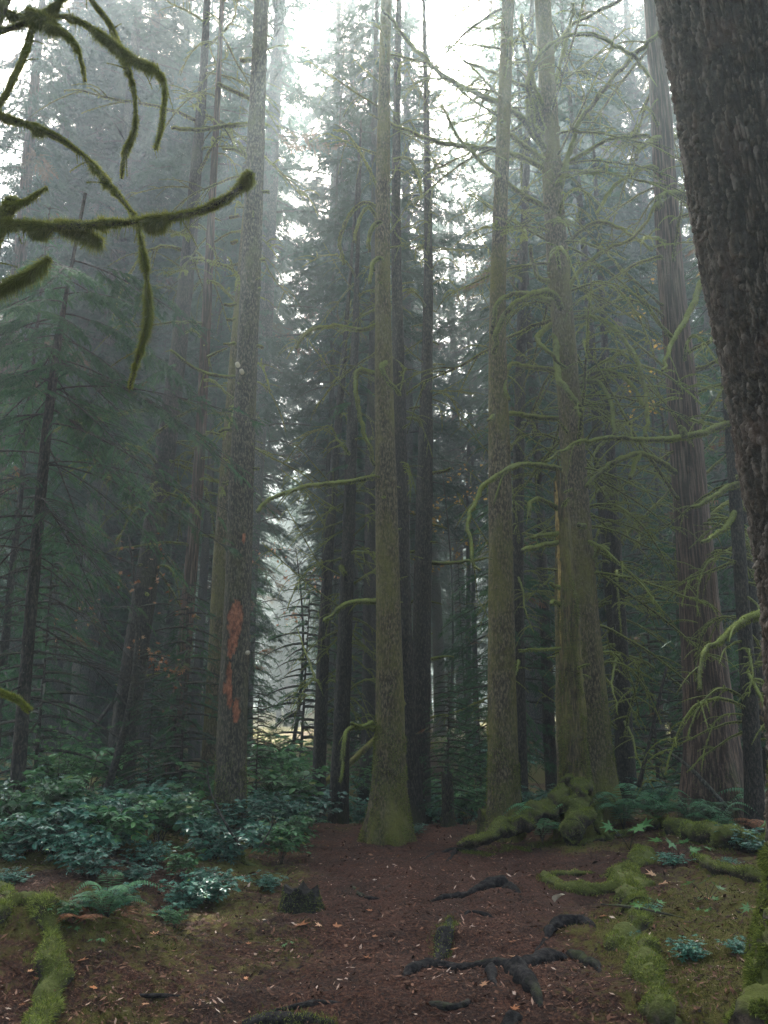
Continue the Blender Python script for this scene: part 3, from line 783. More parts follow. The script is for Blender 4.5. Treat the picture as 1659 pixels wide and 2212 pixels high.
# T4 scarred trunk
def scarf(V, th, z):
    # th: angle round the trunk, -90 deg faces the camera
    a = ((th[None]+np.pi/2+np.pi) % (2*np.pi)) - np.pi; zz = V[..., 2]
    w = .18*fbm(V[..., 0]*9, V[..., 1]*9, zz*4, 3, 4)
    w2 = .20*fbm(V[..., 0]*25, V[..., 1]*25, zz*14, 3, 14)
    def Zp(py): return at(510, py, 10.6)[2]
    def blob(ac, aw, y0, y1):
        zc, zh = (Zp(y0)+Zp(y1))/2, (Zp(y0)-Zp(y1))/2
        return 1 - np.sqrt(((a-ac)/aw)**2 + ((zz-zc)/zh)**2) + w + w2
    f = np.maximum.reduce([blob(.02, .62, 1300, 1385), blob(-.12, .42, 1360, 1425), blob(-.25, .22, 1430, 1510), blob(-.10, .2, 1490, 1535), blob(.38, .34, 1500, 1562), blob(.55, .15, 1155, 1180), blob(-.62, .12, 1475, 1500)])
    t = sstep(.0, .10, f + .16*fbm(V[..., 0]*60, V[..., 1]*60, zz*30, 2, 34))
    return t, -.020*t + .010*np.exp(-((f+.03)/.05)**2)
T4 = Tree('scarred_tree', 'straight trunk with red stripped bark patches low on its face', 10.6,
          [(497,1700,64),(505,1500,60),(513,1300,55),(521,1050,52),(532,800,46),(545,500,41),(553,300,37),(561,100,31),(564,0,29)], M_scar, crown=1.0, basemoss=0.5, seed=14, m=72, step=.022, amp=.055, knots=70, tintf=scarf, top=15, flare=.2)
T4.traced([(535,268),(480,273),(430,280),(370,278)], 9, 6, .1)
T4.traced([(545,215),(505,197),(470,180)], 8, 6, .1, twigs=1)
T4.traced([(548,128),(522,128)], 8, 8, .1, twigs=0)
T4.traced([(545,355),(525,330),(513,302)], 9, 5, .15, twigs=0)
T4.traced([(540,340),(505,324),(480,318)], 8, 5, .1, twigs=0)
e_ = T4.traced([(515,815),(470,812),(430,800),(400,780),(370,755)], 8, 5, .6, moss=.5, fr=.018)
for (y, l) in ((465, 1), (520, 1), (560, -1), (655, 1), (688, 1), (740, 1), (885, 1), (925, 1), (992, 1), (1010, -1), (620, -1), (410, -1), (745, -1), (1040, 1)):
    T4.traced([(523+0*l - l*18+(800-y)*.03, y), (523 - l*27+(800-y)*.03, y+3), (523 - l*(30+(y*7 % 17))+(800-y)*.03, y-2+(y % 9))], 7, 6, .05, twigs=0, fr=.02)
hem_b = inst('branch', HL[1], T4.root, at(400,780,10.0)-T4.base, (0, .3, R(200)), .55)
for (px, py) in ((513, 787), (522, 802)):
    p = at(px, py, 10.36)-T4.base; b = B(); th = np.linspace(0, np.pi, 9)
    add_tube(b, np.array([p+[0, .05, 0], p+[0, -.02, 0]]), .03, 10); b.build('bracket_fungus', M_pale, T4.root)
p = at(533, 1410, 10.36)-T4.base; b = B(); add_tube(b, np.array([p+[0, .05, 0], p+[.02, -.03, 0]]), .028, 10); b.build('bracket_fungus', M_pale, T4.root)

T4.scatter('stub', 16, 60, 1250, .55)
T4b = Tree('mossy_tree', 'mossy trunk standing half hidden behind the scarred trunk', 12.4,
           [(463,1700,54),(468,1500,46),(478,1250,38),(490,1050,34),(510,800,32),(530,550,28),(555,250,22),(572,0,18)], M_bark, crown=0.8, seed=15, top=15)
T4b.scatter(['sag', 'stub', 'arch'], 16, 100, 900, .8)

# T5/T6 twin thin trunks
T5 = Tree('twin_tree', 'left one of the twin dark thin trunks left of the stout centre trunk', 15.5,
          [(688,1730,29),(695,1500,28),(710,1200,23),(728,950,18),(742,780,13),(752,650,8)], M_barkd, seed=16, m=18, top=4, flare=.3)
T5.scatter(['arch', 'sag', 'rise'], 34, 680, 1500, .75); T5.scatter(['arch'], 6, 1450, 1620, .6, [0, 180])
T6 = Tree('twin_tree', 'right one of the twin dark thin trunks, closest to the stout centre trunk', 14.5,
          [(731,1760,42),(738,1550,35),(750,1250,29),(760,950,24),(768,700,15),(772,550,9)], M_barkd, seed=17, m=20, top=3, flare=.3)
T6.scatter(['arch', 'sag', 'rise', 'slant'], 44, 600, 1500, .75)
hem_scatter(T6, HL, 8, 820, 1010, .35)
T6.traced([(755,1215),(742,1230),(735,1222),(745,1240)], 10, 7, .3, twigs=2, fr=.06)

# T7 stout centre trunk
T7 = Tree('stout_tree', 'stout mossy trunk with a flared foot beside the path crest', 10.6,
          [(838,1800,76),(841,1700,66),(843,1550,60),(840,1350,54),(835,1100,48),(830,850,40),(827,650,34),(827,450,32),(829,250,28),(834,0,22)], M_bark, crown=1.0, basemoss=1.5, seed=18, m=48, step=.035, amp=.03, knots=50, top=15, flare=.85, lobes=5, fh=.4)
T7.traced([(815,700),(780,712),(720,703),(670,715),(640,752)], 9, 5, .3)
T7.traced([(812,1030),(740,1042),(660,1050),(600,1070),(552,1103)], 11, 7, .7)
T7.traced([(812,1298),(760,1300),(730,1315),(700,1345)], 12, 6, .5)
T7.traced([(838,780),(824,792),(835,818),(862,852)], 11, 6, -.1, .35, twigs=0)
T7.traced([(812,808),(775,800),(768,830),(775,880),(785,930),(810,1005)], 11, 6, .3, twigs=1)
T7.traced([(820,450),(785,438),(752,468),(735,520),(742,570)], 7, 5, .3, twigs=1)
T7.traced([(820,480),(795,448),(772,485),(765,520)], 6, 5, .35, twigs=1)
T7.traced([(840,500),(818,480),(800,500),(797,540)], 9, 6, .35, twigs=0)
T7.traced([(840,590),(822,558),(803,570),(800,610)], 8, 6, .35, twigs=0)
T7.traced([(850,345),(880,342),(905,380),(910,430)], 6, 4, .2)
T7.traced([(812,1572),(780,1570),(748,1580),(742,1620),(735,1690)], 10, 5, .4)
T7.traced([(805,1560),(780,1568),(760,1560)], 9, 6, .3, twigs=0, fr=.04)
T7.traced([(815,405),(790,350),(750,290),(720,280)], 5, 3, .4)
T7.scatter('stub', 16, 100, 1400, .7); T7.scatter(['sag', 'rise', 'arch'], 12, 100, 560, .6)

T7b = Tree('slender_tree', 'dark trunk standing close behind the right side of the stout centre trunk', 12.3,
           [(888,1800,52),(882,1600,40),(872,1300,32),(866,1000,29),(860,750,25),(855,500,21),(857,250,17),(862,0,12)], M_barkd, seed=19, m=24, top=6)
T7b.scatter(['sag', 'arch', 'stub'], 20, 100, 1050, .7)
T8 = Tree('snapped_limb_tree', 'dark trunk with short broken limb stubs, just right of the stout centre trunk', 14.0,
          [(905,1770,48),(908,1600,42),(912,1350,38),(917,1050,34),(922,800,26),(925,600,20),(924,400,16),(920,200,11)], M_barkd, crown=0.8, seed=20, m=26, top=5)
T8.scatter('stub', 26, 450, 1650, 1.1, [0, 180]); T8.scatter(['arch', 'sag', 'rise'], 30, 150, 900, .7)
T8.traced([(930,1215),(960,1217),(1010,1212),(1062,1203)], 9, 4, .3, moss=.2)
T8.traced([(932,1022),(955,1018),(975,1012)], 9, 5, .3, moss=.3)
T8.traced([(920,935),(900,905),(880,905)], 8, 5, .3)

# T9 smooth bent trunk
T9 = Tree('bent_tree', 'smooth slightly bent mossy trunk right of the bright gap', 10.8,
          [(1090,1800,78),(1088,1700,66),(1085,1500,60),(1082,1250,54),(1079,1000,48),(1075,750,38),(1076,600,34),(1082,420,31),(1090,200,28),(1098,0,25)], M_bark, crown=1.0, basemoss=1.0, seed=21, m=40, step=.04, amp=.035, knots=14, top=15, flare=.3)
T9.scatter('stub', 9, 300, 1500, .45)
T9.scatter(['arch', 'sag', 'rise'], 16, 0, 560, .75)
T9b = Tree('slender_tree', 'dark thin trunk standing behind the right side of the smooth bent trunk', 14.5,
           [(1122,1780,36),(1120,1500,30),(1118,1200,26),(1122,900,23),(1128,650,19),(1136,400,15),(1146,100,10)], M_barkd, crown=0.8, seed=22, m=20, top=5)
T9b.scatter(['sag', 'arch', 'slant', 'rise'], 46, 250, 1500, .8)

# T11 many branched trunk and the mossy snag before it
T11 = Tree('many_branched_tree', 'tall trunk carrying many mossy upswept branches behind the mossy snag', 11.2,
           [(1288,1740,96),(1280,1600,76),(1266,1400,64),(1255,1200,56),(1240,1000,52),(1225,800,50),(1208,600,48),(1194,400,42),(1182,200,38),(1172,0,34)], M_bark, crown=1.1, basemoss=1.2, seed=23, m=48, step=.035, amp=.06, knots=60, top=15, flare=.35)
t = T11.traced
t([(1178,370),(1150,350),(1080,326),(1010,316),(945,305),(875,280),(820,250)], 12, 6, .6, twigs=5, fr=.04)
t([(1185,330),(1160,300),(1130,258),(1080,225),(1025,200),(960,165),(910,120),(865,70),(828,18)], 13, 6, 1.0, twigs=5, fr=.035)
t([(1190,462),(1175,448),(1120,415),(1070,375),(1020,330),(985,290),(953,228)], 12, 4, 1.0, twigs=2)
t([(1175,200),(1150,190),(1100,175),(1060,155),(1000,130)], 8, 5, .5)
t([(1205,430),(1215,385),(1250,270),(1285,220),(1330,160),(1400,90),(1440,60)], 12, 8, .8, twigs=3)
t([(1180,290),(1150,220),(1140,175),(1168,115),(1210,85),(1255,73),(1295,80),(1340,105),(1372,122),(1400,165)], 9, 6, .9, twigs=4)
t([(1190,300),(1175,235),(1155,185),(1140,130),(1132,85),(1128,30)], 9, 6, .4)
t([(1195,190),(1212,130),(1230,65),(1242,5)], 8, 5, .4)
t([(1190,120),(1230,60),(1280,30),(1345,0)], 8, 5, .4)
t([(1205,360),(1240,345),(1280,320),(1330,298),(1405,294)], 9, 5, .5)
t([(1225,650),(1240,600),(1300,545),(1370,510),(1420,440)], 9, 5, .6)
t([(1225,690),(1280,685),(1320,703),(1350,738),(1375,778),(1392,833),(1399,888),(1395,943)], 10, 6, .9)
t([(1235,843),(1270,813),(1305,800),(1345,813),(1370,838),(1392,880)], 9, 6, .6)
t([(1245,828),(1290,825),(1312,853),(1325,893),(1329,938)], 9, 6, .7)
t([(1220,690),(1205,648),(1185,630),(1155,633),(1125,648),(1095,673),(1080,703),(1070,738),(1066,762)], 13, 9, .7, .5, twigs=1)
t([(1195,650),(1140,635),(1100,638),(1075,653),(1065,688),(1062,725)], 10, 7, .5, .3, twigs=1)
t([(1200,720),(1205,808),(1220,833),(1240,858),(1252,883),(1255,900)], 14, 8, .5, .5, twigs=0)
t([(1190,700),(1160,728),(1180,753),(1200,773),(1222,792)], 10, 6, .5, .4, twigs=0)
t([(1200,800),(1150,793),(1110,785),(1097,793),(1090,823),(1100,862)], 10, 6, .6, twigs=2)
t([(1205,905),(1150,900),(1110,893),(1075,893),(1053,905)], 11, 7, .6, twigs=1)
t([(1195,610),(1165,600),(1150,560),(1145,530)], 10, 7, .4, twigs=0)
t([(1195,560),(1230,520),(1290,480),(1350,500),(1410,540)], 9, 5, .4)
t([(1240,1150),(1262,1140),(1250,1132)], 12, 9, .3, twigs=0)
t([(1265,1230),(1285,1200),(1300,1180),(1315,1184)], 9, 7, .4, twigs=0)
# mossy beard clump on the whorl
for pts in ([(1180,300),(1150,270),(1140,215)], [(1185,340),(1160,290),(1148,240)], [(1185,350),(1150,330),(1100,290),(1080,265)], [(1180,290),(1165,260),(1150,205)]):
    t(pts, 13, 8, .5, twigs=3, fr=.07)
T11.scatter(['rise', 'arch', 'sag', 'slant'], 60, -50, 1000, .95, [0, 20, -30, 180, 160, 90, -90])
T11.scatter(['slant', 'sag', 'arch'], 22, 850, 1500, .85, [0, -20, 20])
T11.scatter('stub', 16, 300, 1500, .8)

def snag_lit_edge(V, th, z):
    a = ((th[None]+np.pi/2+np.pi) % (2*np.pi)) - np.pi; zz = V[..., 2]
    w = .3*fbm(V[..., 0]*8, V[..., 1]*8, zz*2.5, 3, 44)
    t_ = sstep(.0, .2, .5-np.abs(a+1.35)+w+.0)*sstep(at(1210,1480,10.4)[2], at(1210,1300,10.4)[2], zz)  # split wood strip, with the sunlit left edge put into its colour
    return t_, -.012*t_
T11s = Tree('mossy_snag', 'broken mossy snag with jagged top, pale split wood and a painted sunlit left edge before the many branched trunk', 10.5,
            [(1250,1760,70),(1243,1650,52),(1236,1500,46),(1226,1300,40),(1218,1150,34),(1211,1040,26)], M_snag, cat='snag', basemoss=2.6, seed=24, m=48, step=.03, amp=.12, knots=40, top=0, flare=.85, lobes=3, tintf=snag_lit_edge)
for i, (px, py, w) in enumerate(((1202,1008,5),(1206,985,6),(1212,1015,6),(1222,1025,5),(1198,1030,5))):
    o = T11s.traced([(px+2,1062),(px+1,1035),(px,py)], 9, 2, 0, moss=.15, twigs=0, name='splinter', mat=M_snag, D=10.5)
T11s.traced([(1212,1012),(1160,1005),(1125,1003),(1090,1018),(1045,1048),(1030,1078),(1015,1108),(1010,1136),(1014,1166),(1022,1206),(1034,1231)], 12, 5, 1.0, twigs=5)
T11s.traced([(1208,1171),(1155,1181),(1125,1189)], 11, 8, .4)
T11s.traced([(1208,1100),(1165,1078),(1145,1085),(1142,1115)], 10, 6, .4)
T11s.traced([(1212,1150),(1180,1156),(1150,1160)], 9, 6, .3)
T11s.traced([(1214,1272),(1190,1262)], 9, 7, .2, twigs=0)
T11s.traced([(1217,1312),(1195,1298),(1188,1306)], 9, 7, .2, twigs=0)
T11s.traced([(1220,1400),(1180,1402),(1118,1405)], 7, 4, .3)
T11s.scatter('stub', 10, 1050, 1600, .8)
T11c = Tree('mossy_sapling', 'slim mossy stem standing between the smooth bent trunk and the snag', 11.0,
            [(1222,1720,34),(1216,1550,28),(1212,1400,24),(1208,1250,18),(1206,1120,10)], M_bark, seed=25, m=18, top=0, flare=.3)

# T12 bare tree, T13 big cedar
T12 = Tree('bare_branched_tree', 'dark thin trunk with tangled bare limbs right of the snag', 14.5,
           [(1352,1720,40),(1345,1500,34),(1336,1300,28),(1325,1100,23),(1312,850,17),(1298,600,12)], M_barkd, crown=0.8, seed=26, m=20, top=4)
T12.scatter(['sag', 'slant', 'arch', 'rise'], 70, 650, 1680, 1.0)
T13 = Tree('cedar_tree', 'big reddish brown cedar trunk with stringy bark at the right', 11.6,
           [(1545,1730,116),(1536,1600,98),(1518,1400,84),(1503,1200,75),(1490,1050,70),(1476,880,64),(1462,720,58),(1450,600,54),(1438,420,48),(1426,220,42),(1410,0,36)], M_cedar, crown=1.1, basemoss=0.5, seed=27, m=64, step=.04, amp=.05, knots=16, top=15, flare=.45, lobes=6, fh=.7)
t = T13.traced
t([(1475,1038),(1450,1013),(1420,993),(1382,980),(1335,993),(1300,1018),(1268,1050)], 12, 8, .8, twigs=1)
t([(1382,982),(1370,1005),(1360,1033)], 10, 7, .2, twigs=0, D=11.2)
t([(1462,745),(1452,728),(1420,693),(1395,653),(1367,618)], 8, 4, .6)
t([(1485,425),(1450,420),(1427,428),(1417,452)], 20, 12, .3, twigs=0, fr=.05)
t([(1460,297),(1415,300),(1385,320),(1372,340)], 11, 6, .5)
t([(1440,380),(1400,360),(1330,400),(1290,460)], 8, 5, .5)
t([(1470,800),(1530,790),(1560,770)], 8, 6, .3)
T13.scatter(['sag', 'slant', 'arch', 'rise'], 46, 50, 1250, .9)
T13b = Tree('mossy_tree', 'dim mossy trunk between the big reddish cedar and the huge rough trunk', 10.2,
            [(1632,1740,36),(1618,1500,32),(1604,1300,29),(1590,1100,26),(1576,900,24),(1560,700,20),(1545,500,16)], M_barkd, crown=0.9, seed=28, m=22, top=4)
t = T13b.traced
t([(1585,912),(1550,923),(1520,935),(1480,943),(1430,950),(1380,950),(1330,945),(1280,950),(1245,958),(1210,975),(1175,998)], 15, 4, .9, twigs=4, fr=.035)
t([(1560,620),(1520,603),(1495,663),(1470,708),(1447,748),(1440,773),(1434,803)], 13, 5, 1.0, twigs=1)
t([(1605,1045),(1570,1053),(1540,1073),(1500,1095)], 14, 6, .5, twigs=1)
t([(1590,1100),(1570,1136),(1545,1156),(1520,1171)], 11, 6, .6, twigs=1)
t([(1590,900),(1575,880),(1572,870)], 16, 14, .3, twigs=0)
t([(1480,945),(1472,928),(1470,922)], 14, 11, 0, twigs=0, D=9.75)
T13b.scatter(['sag', 'slant', 'arch'], 40, 500, 1600, .75)
T13c = Tree('bare_branched_tree', 'thin dark tree hard against the huge rough trunk at the right edge', 7.2,
            [(1690,1800,40),(1680,1500,34),(1668,1300,30),(1660,1150,22)], M_barkd, seed=29, m=20, top=1)
T13c.traced([(1672,1322),(1640,1328),(1610,1338),(1580,1361),(1550,1386),(1527,1406),(1510,1441),(1505,1491)], 20, 6, .6, twigs=2, fr=.03)

# ------------------------------------------------------------------ T14 huge rough trunk
def big_trunk():
    D = 3.6
    ed = [(1610, 2330), (1622, 2080), (1655, 1900), (1662, 1700), (1656, 1400), (1638, 1180), (1610, 1020), (1582, 870), (1552, 740), (1527, 620), (1503, 490), (1482, 350), (1462, 220), (1443, 110), (1418, -20), (1392, -200)]
    rw = [.60, .55, .50, .47, .46, .455, .45, .445, .44, .435, .43, .425, .42, .415, .41, .40]
    P = []
    for (px, py), r in zip(ed, rw):
        e = at(px + 13, py, D); P.append([e[0]+r*1.0, D, e[2], r])
    P = np.array(P); n = 900; m = 520
    S = spline(P, n); C, rr = S[:, :3], S[:, 3]
    th = np.linspace(0, 2*np.pi, m, endpoint=False)[None]
    z = C[:, 2:3]
    fl = np.exp(-(z-C[0, 2])/.5)
    rad = rr[:, None]*(1 + .10*fl*np.cos(3*th+2.0)+.0)
    rad = rad + .012*vnoise(np.cos(th)*2, np.sin(th)*2, z*1.2, 3)
    s_ = th*rr.mean()
    wx = .9*vnoise(np.cos(th)*5, np.sin(th)*5, z*3, 51) + .5*vnoise(np.cos(th)*14, np.sin(th)*14, z*9, 52)
    U = np.stack(np.broadcast_arrays(th*rr.mean()*62 + wx*1.4 + 1.2*vnoise(np.cos(th)*3, np.sin(th)*3, z*2.2, 58), z*11.0 + wx*1.9), 0)
    f1, f2, idc = worley(U[0], U[1], 3)
    edge = f2-f1
    f1b, f2b, idb = worley(U[0]*2.3+3, U[1]*2.6, 13)
    plate = sstep(.03, .5, edge + .22*fbm(np.cos(th)*22, np.sin(th)*22, z*14, 3, 91))*(.45+.8*idc)
    flake = sstep(.0, .35, f2b-f1b)*(.3+.7*idb)
    d = .014*plate + .004*flake*plate + .008*fbm(np.cos(th)*30, np.sin(th)*30, z*22, 4, 7, .65)
    fur = 1-np.abs(fbm(np.cos(th)*9 + wx*.25, np.sin(th)*9 + wx*.25, z*1.9, 3, 33))
    furrow = sstep(.80, .99, fur)
    d = d - .022*furrow
    rad = rad + d - .010
    mossb = sstep(1.15, .75, z + .45*fbm(np.cos(th)*4, np.sin(th)*4, z*4, 4, 70))
    V = np.stack(np.broadcast_arrays(C[:, 0:1]+np.cos(th)*rad, C[:, 1:2]+np.sin(th)*rad, z), -1)
    i = np.arange(n-1)[:, None]*m; j = np.arange(m)[None]; j2 = (j+1) % m
    F = np.stack([i+j, i+j2, i+m+j2, i+m+j], -1).reshape(-1, 4)
    base = np.array([C[0, 0], D, gz(C[0, 0], D)])
    tint = np.clip((.75*plate*idc + .35*flake)*(1-.75*furrow), 0, 1)
    m_, nt, N, L = nmat('bark_plated')
    out = N.new('ShaderNodeOutputMaterial'); p = N.new('ShaderNodeBsdfPrincipled'); a = N.new('ShaderNodeAttribute'); a.attribute_name = 'tint'
    tc = N.new('ShaderNodeTexCoord').outputs['Object']
    n1 = noise(N, L, tc, 30, 5, .7, (1, 1, .6)); n2 = noise(N, L, tc, 130, 3, .6); n3 = noise(N, L, tc, 4, 4, .6)
    f = mathn(N, L, 'ADD', mathn(N, L, 'MULTIPLY', a.outputs['Fac'], .55), mathn(N, L, 'MULTIPLY', n1, .55))
    r = ramp(N, [(.20, (.010,.008,.006)), (.42, (.034,.026,.019)), (.58, (.075,.058,.043)), (.78, (.155,.13,.105))]); L.new(f, r.inputs[0])
    red = mixc(N, L, mathn(N, L, 'MULTIPLY', sx_(N, L, n3, .52, .7), .45), r.outputs[0], (.10,.055,.04))
    lich = mixc(N, L, mathn(N, L, 'MULTIPLY', sx_(N, L, n2, .62, .72), .45), red, (.20,.21,.18))
    bp = N.new('ShaderNodeBump'); bp.inputs['Strength'].default_value = .8; bp.inputs['Distance'].default_value = .006
    L.new(mathn(N, L, 'ADD', n1, n2), bp.inputs['Height']); L.new(bp.outputs[0], p.inputs['Normal'])
    L.new(lich, p.inputs['Base Color']); p.inputs['Roughness'].default_value = .9; p.inputs['Specular IOR Level'].default_value = .2
    L.new(p.outputs[0], out.inputs['Surface'])
    root = thing('huge_tree', base, 'huge rough plated trunk filling the right edge of the view', 'tree')
    mf_ = mossb.ravel()[F[:, 0]] > .5; b = B(); b.add(V.reshape(-1, 3), F, tint.ravel()); b.M[0][:] = mf_; b.build('trunk', [m_, M_rootm], root, base)
    big = crown_builder(900, 22, 0, 4.5, 110, .8, .45, .35, .5, hang=.35, limb=.05)
    inst('crown', big.mesh('crown_big', [M_twig, M_fir], smooth=False), root, (0, 0, 13.5))  # unseen overhead crown, added to put the near zone in shade
    # moss apron at its foot and the root that flares left
    rng = np.random.default_rng(8)
    Vf = V.reshape(-1, 3)
    zc = Vf[F[:, 0], 2]; mo = mossb.ravel()[F[:, 0]] > .5; sel = F[mo & (Vf[F[:, 0], 1] < D+.2)]
    mb = B()
    if len(sel): fuzz(mb, Vf, sel, 90000, .022, .0028, rng, .5, .5)
    rt = np.array([at(1745,1800,3.5), at(1725,2000,3.35), at(1700,2130,3.25), at(1655,2260,3.1)])
    S = spline(np.hstack([rt, np.array([[.10], [.11], [.12], [.10]])]), 60)
    rb = B(); Vr, Fr = add_tube(rb, S[:, :3], S[:, 3], 40, .5, 9, 5); kz_ = fbm(Vr[Fr[:, 0], 0]*7, Vr[Fr[:, 0], 1]*7, Vr[Fr[:, 0], 2]*7, 3, 4) > -.35; fuzz(rb, Vr, Fr[kz_], 60000, .024, .0024, rng, .3, .45, 1, avar=.4)
    rb.build('root_flare', [M_rootm, M_moss], root, base)
    if len(mb.V): mb.build('moss', M_moss, root, base, smooth=False)
def sx_(N, L, v, a, b_):
    mr = N.new('ShaderNodeMapRange'); mr.inputs[1].default_value = a; mr.inputs[2].default_value = b_; L.new(v, mr.inputs[0]); return mr.outputs[0]
big_trunk()

# ------------------------------------------------------------------ vine maple at the top left
class Maple:
    pass
mp_base = np.array([-2.6, 3.0, gz(-2.6, 3.0)])
maple = thing('vine_maple', mp_base, 'vine maple arching in from the left with thick shaggy moss on its limbs', 'tree')
vm = B()
S = spline(np.array([[-2.6, 3.0, mp_base[2]-.1, .10], [-2.35, 3.0, 1.0, .085], [-2.0, 3.0, 2.2, .07], [-1.72, 3.0, 3.1, .055], [-1.75, 3.0, 4.0, .05], [-1.6, 3.0, 5.0, .03]]), 90)
V, F = add_tube(vm, S[:, :3], S[:, 3], 14, .2, 9, 3); fuzz(vm, V, F, 12000, .02, .0025, np.random.default_rng(1), .6, .5, 1)
vm.build('trunk', [M_branch, M_moss], maple, mp_base)
def limb(pts, w0, w1, D0, D1, fr=.022, dens=1.0, seed=0, drip=1.0, join=None):
    n = len(pts); W_ = [at(px, py, D0+(D1-D0)*i/(n-1)) for i, (px, py) in enumerate(pts)]
    if join is not None: W_.insert(0, np.array(join, float))
    W_ = np.array(W_); L = np.linalg.norm(np.diff(W_, axis=0), axis=1).sum()
    k = max(14, int(L/.012)); S = spline(W_, k); rng = np.random.default_rng(seed+len(pts)*3+int(w0))
    wig = np.column_stack([vnoise(np.arange(k)*.06, c, 0, seed) for c in (0, 5, 9)])*.008
    S = S + wig
    r = np.linspace(w0, w1, k)/2/FPX*((D0+D1)/2)*.94
    r = r*(1+.22*vnoise(np.arange(k)*.12, 3, 0, seed+4))
    b = B(); V, F = add_tube(b, S, r*.82, 12, .3, 40, seed)
    # shaggy moss: short fur all round, longer hanging threads below
    nf = int(26000*L*dens)
    kk = np.repeat(np.arange(k-1), 12); cl_ = vnoise(kk*.10, 11, 0, seed+21) + .5*vnoise(kk*.37, 12, 0, seed+22)
    fuzz(b, V, F, int(nf*.7), fr*.42, .0011, rng, .25, .7, 1)
    fuzz(b, V, F[cl_ > 0], int(nf*.5), fr*.8, .0012, rng, .8, .8, 1)
    fuzz(b, V, F[cl_ > .25], int(nf*.3), fr*1.5, .0013, rng, 1.8, .6, 1)
    for _ in range(int(5*L)):
        i0 = rng.integers(2, k-3); l = rng.uniform(.03, .12); s2 = np.linspace(0, 1, 6); d = rng.normal(0, 1, 3); d /= np.linalg.norm(d)
        Q = S[i0] + np.outer(s2*l, d); Q[:, 2] -= .3*l*s2**2
        V2, F2 = add_tube(b, Q, np.linspace(.0028, .001, 6), 5); fuzz(b, V2, F2, int(2500*l), .007, .0009, rng, .5, .6, 1)
    idx = rng.integers(0, k, int(L*120*drip)); cl = vnoise(idx*.15, 7, 0, seed+9) > -.15; idx = idx[cl]
    P0 = S[idx] + rng.normal(0, 1, (len(idx), 3))*r[idx][:, None]*.4; P0[:, 2] -= r[idx]*.5
    ln_ = fr*rng.uniform(.6, 2.2, len(idx))[:, None]; side = rng.normal(0, 1, (len(idx), 3)); side[:, 2] = 0; side /= np.linalg.norm(side, axis=1)[:, None]
    tip = P0 + np.column_stack([rng.normal(0, .15, len(idx))*ln_[:, 0], rng.normal(0, .15, len(idx))*ln_[:, 0], -ln_[:, 0]])
    VV = np.stack([P0-side*.0022, P0+side*.0022, tip], 1).reshape(-1, 3)
    b.add(VV, np.arange(len(VV)).reshape(-1, 3), .45, 1)
    return b.build('limb', [M_branch, M_mossd], maple, mp_base)
limb([(-60,235),(0,250),(100,285),(180,335),(240,400),(285,462),(305,530),(318,600),(318,690),(303,765),(283,838)], 15, 9, 3.0, 3.1, .026, 1, 1, join=(-1.75, 3.0, 3.9))
limb([(15,482),(60,484),(130,487),(240,482),(340,475),(420,458),(490,428),(530,395),(547,368)], 18, 22, 2.75, 2.55, .034, 1.1, 2, 2.0)
limb([(-40,600),(0,505),(8,470),(22,440),(22,430)], 26, 34, 2.8, 2.75, .026, 1, 3, join=(-1.72, 3.0, 3.1))
limb([(25,445),(60,430),(100,405)], 12, 6, 2.75, 2.7, .016, 1, 4)
limb([(-40,650),(0,622),(50,597),(85,575),(110,556)], 22, 13, 2.6, 2.6, .038, 1.2, 5, 2.2, join=(-1.85, 3.0, 2.7))
limb([(-30,260),(0,225),(30,165),(55,110),(68,70),(80,40)], 15, 16, 2.9, 3.0, .02, 1, 6)
limb([(-60,70),(0,65),(60,45),(110,18),(140,-10),(190,-60)], 18, 15, 3.0, 3.0, .022, 1, 7, join=(-1.75, 3.0, 4.1))
limb([(-60,-10),(0,22),(50,38),(110,32),(160,40),(220,72),(280,118),(330,146),(356,190),(352,260),(335,320)], 15, 8, 3.1, 3.0, .03, 1, 8, 1.6, join=(-1.7, 3.0, 4.3))
limb([(170,-60),(195,0),(232,48),(262,115),(288,190),(288,270),(268,330),(260,385)], 17, 8, 3.2, 3.1, .02, 1, 9, join=(-1.6, 3.0, 4.9))
limb([(100,55),(140,72),(165,100),(177,140),(181,178)], 11, 8, 2.9, 2.9, .02, 1, 10)
limb([(120,484),(160,492),(200,506),(222,518)], 16, 9, 2.75, 2.7, .04, 1.3, 11, 3.0)
limb([(-60,1468),(0,1493),(35,1507),(62,1532)], 13, 11, 3.3, 3.3, .03, 1.2, 14, 2.0)
limb([(60,25),(85,35),(110,50),(118,62)], 22, 16, 2.95, 2.95, .045, 1.5, 12, 4.0)

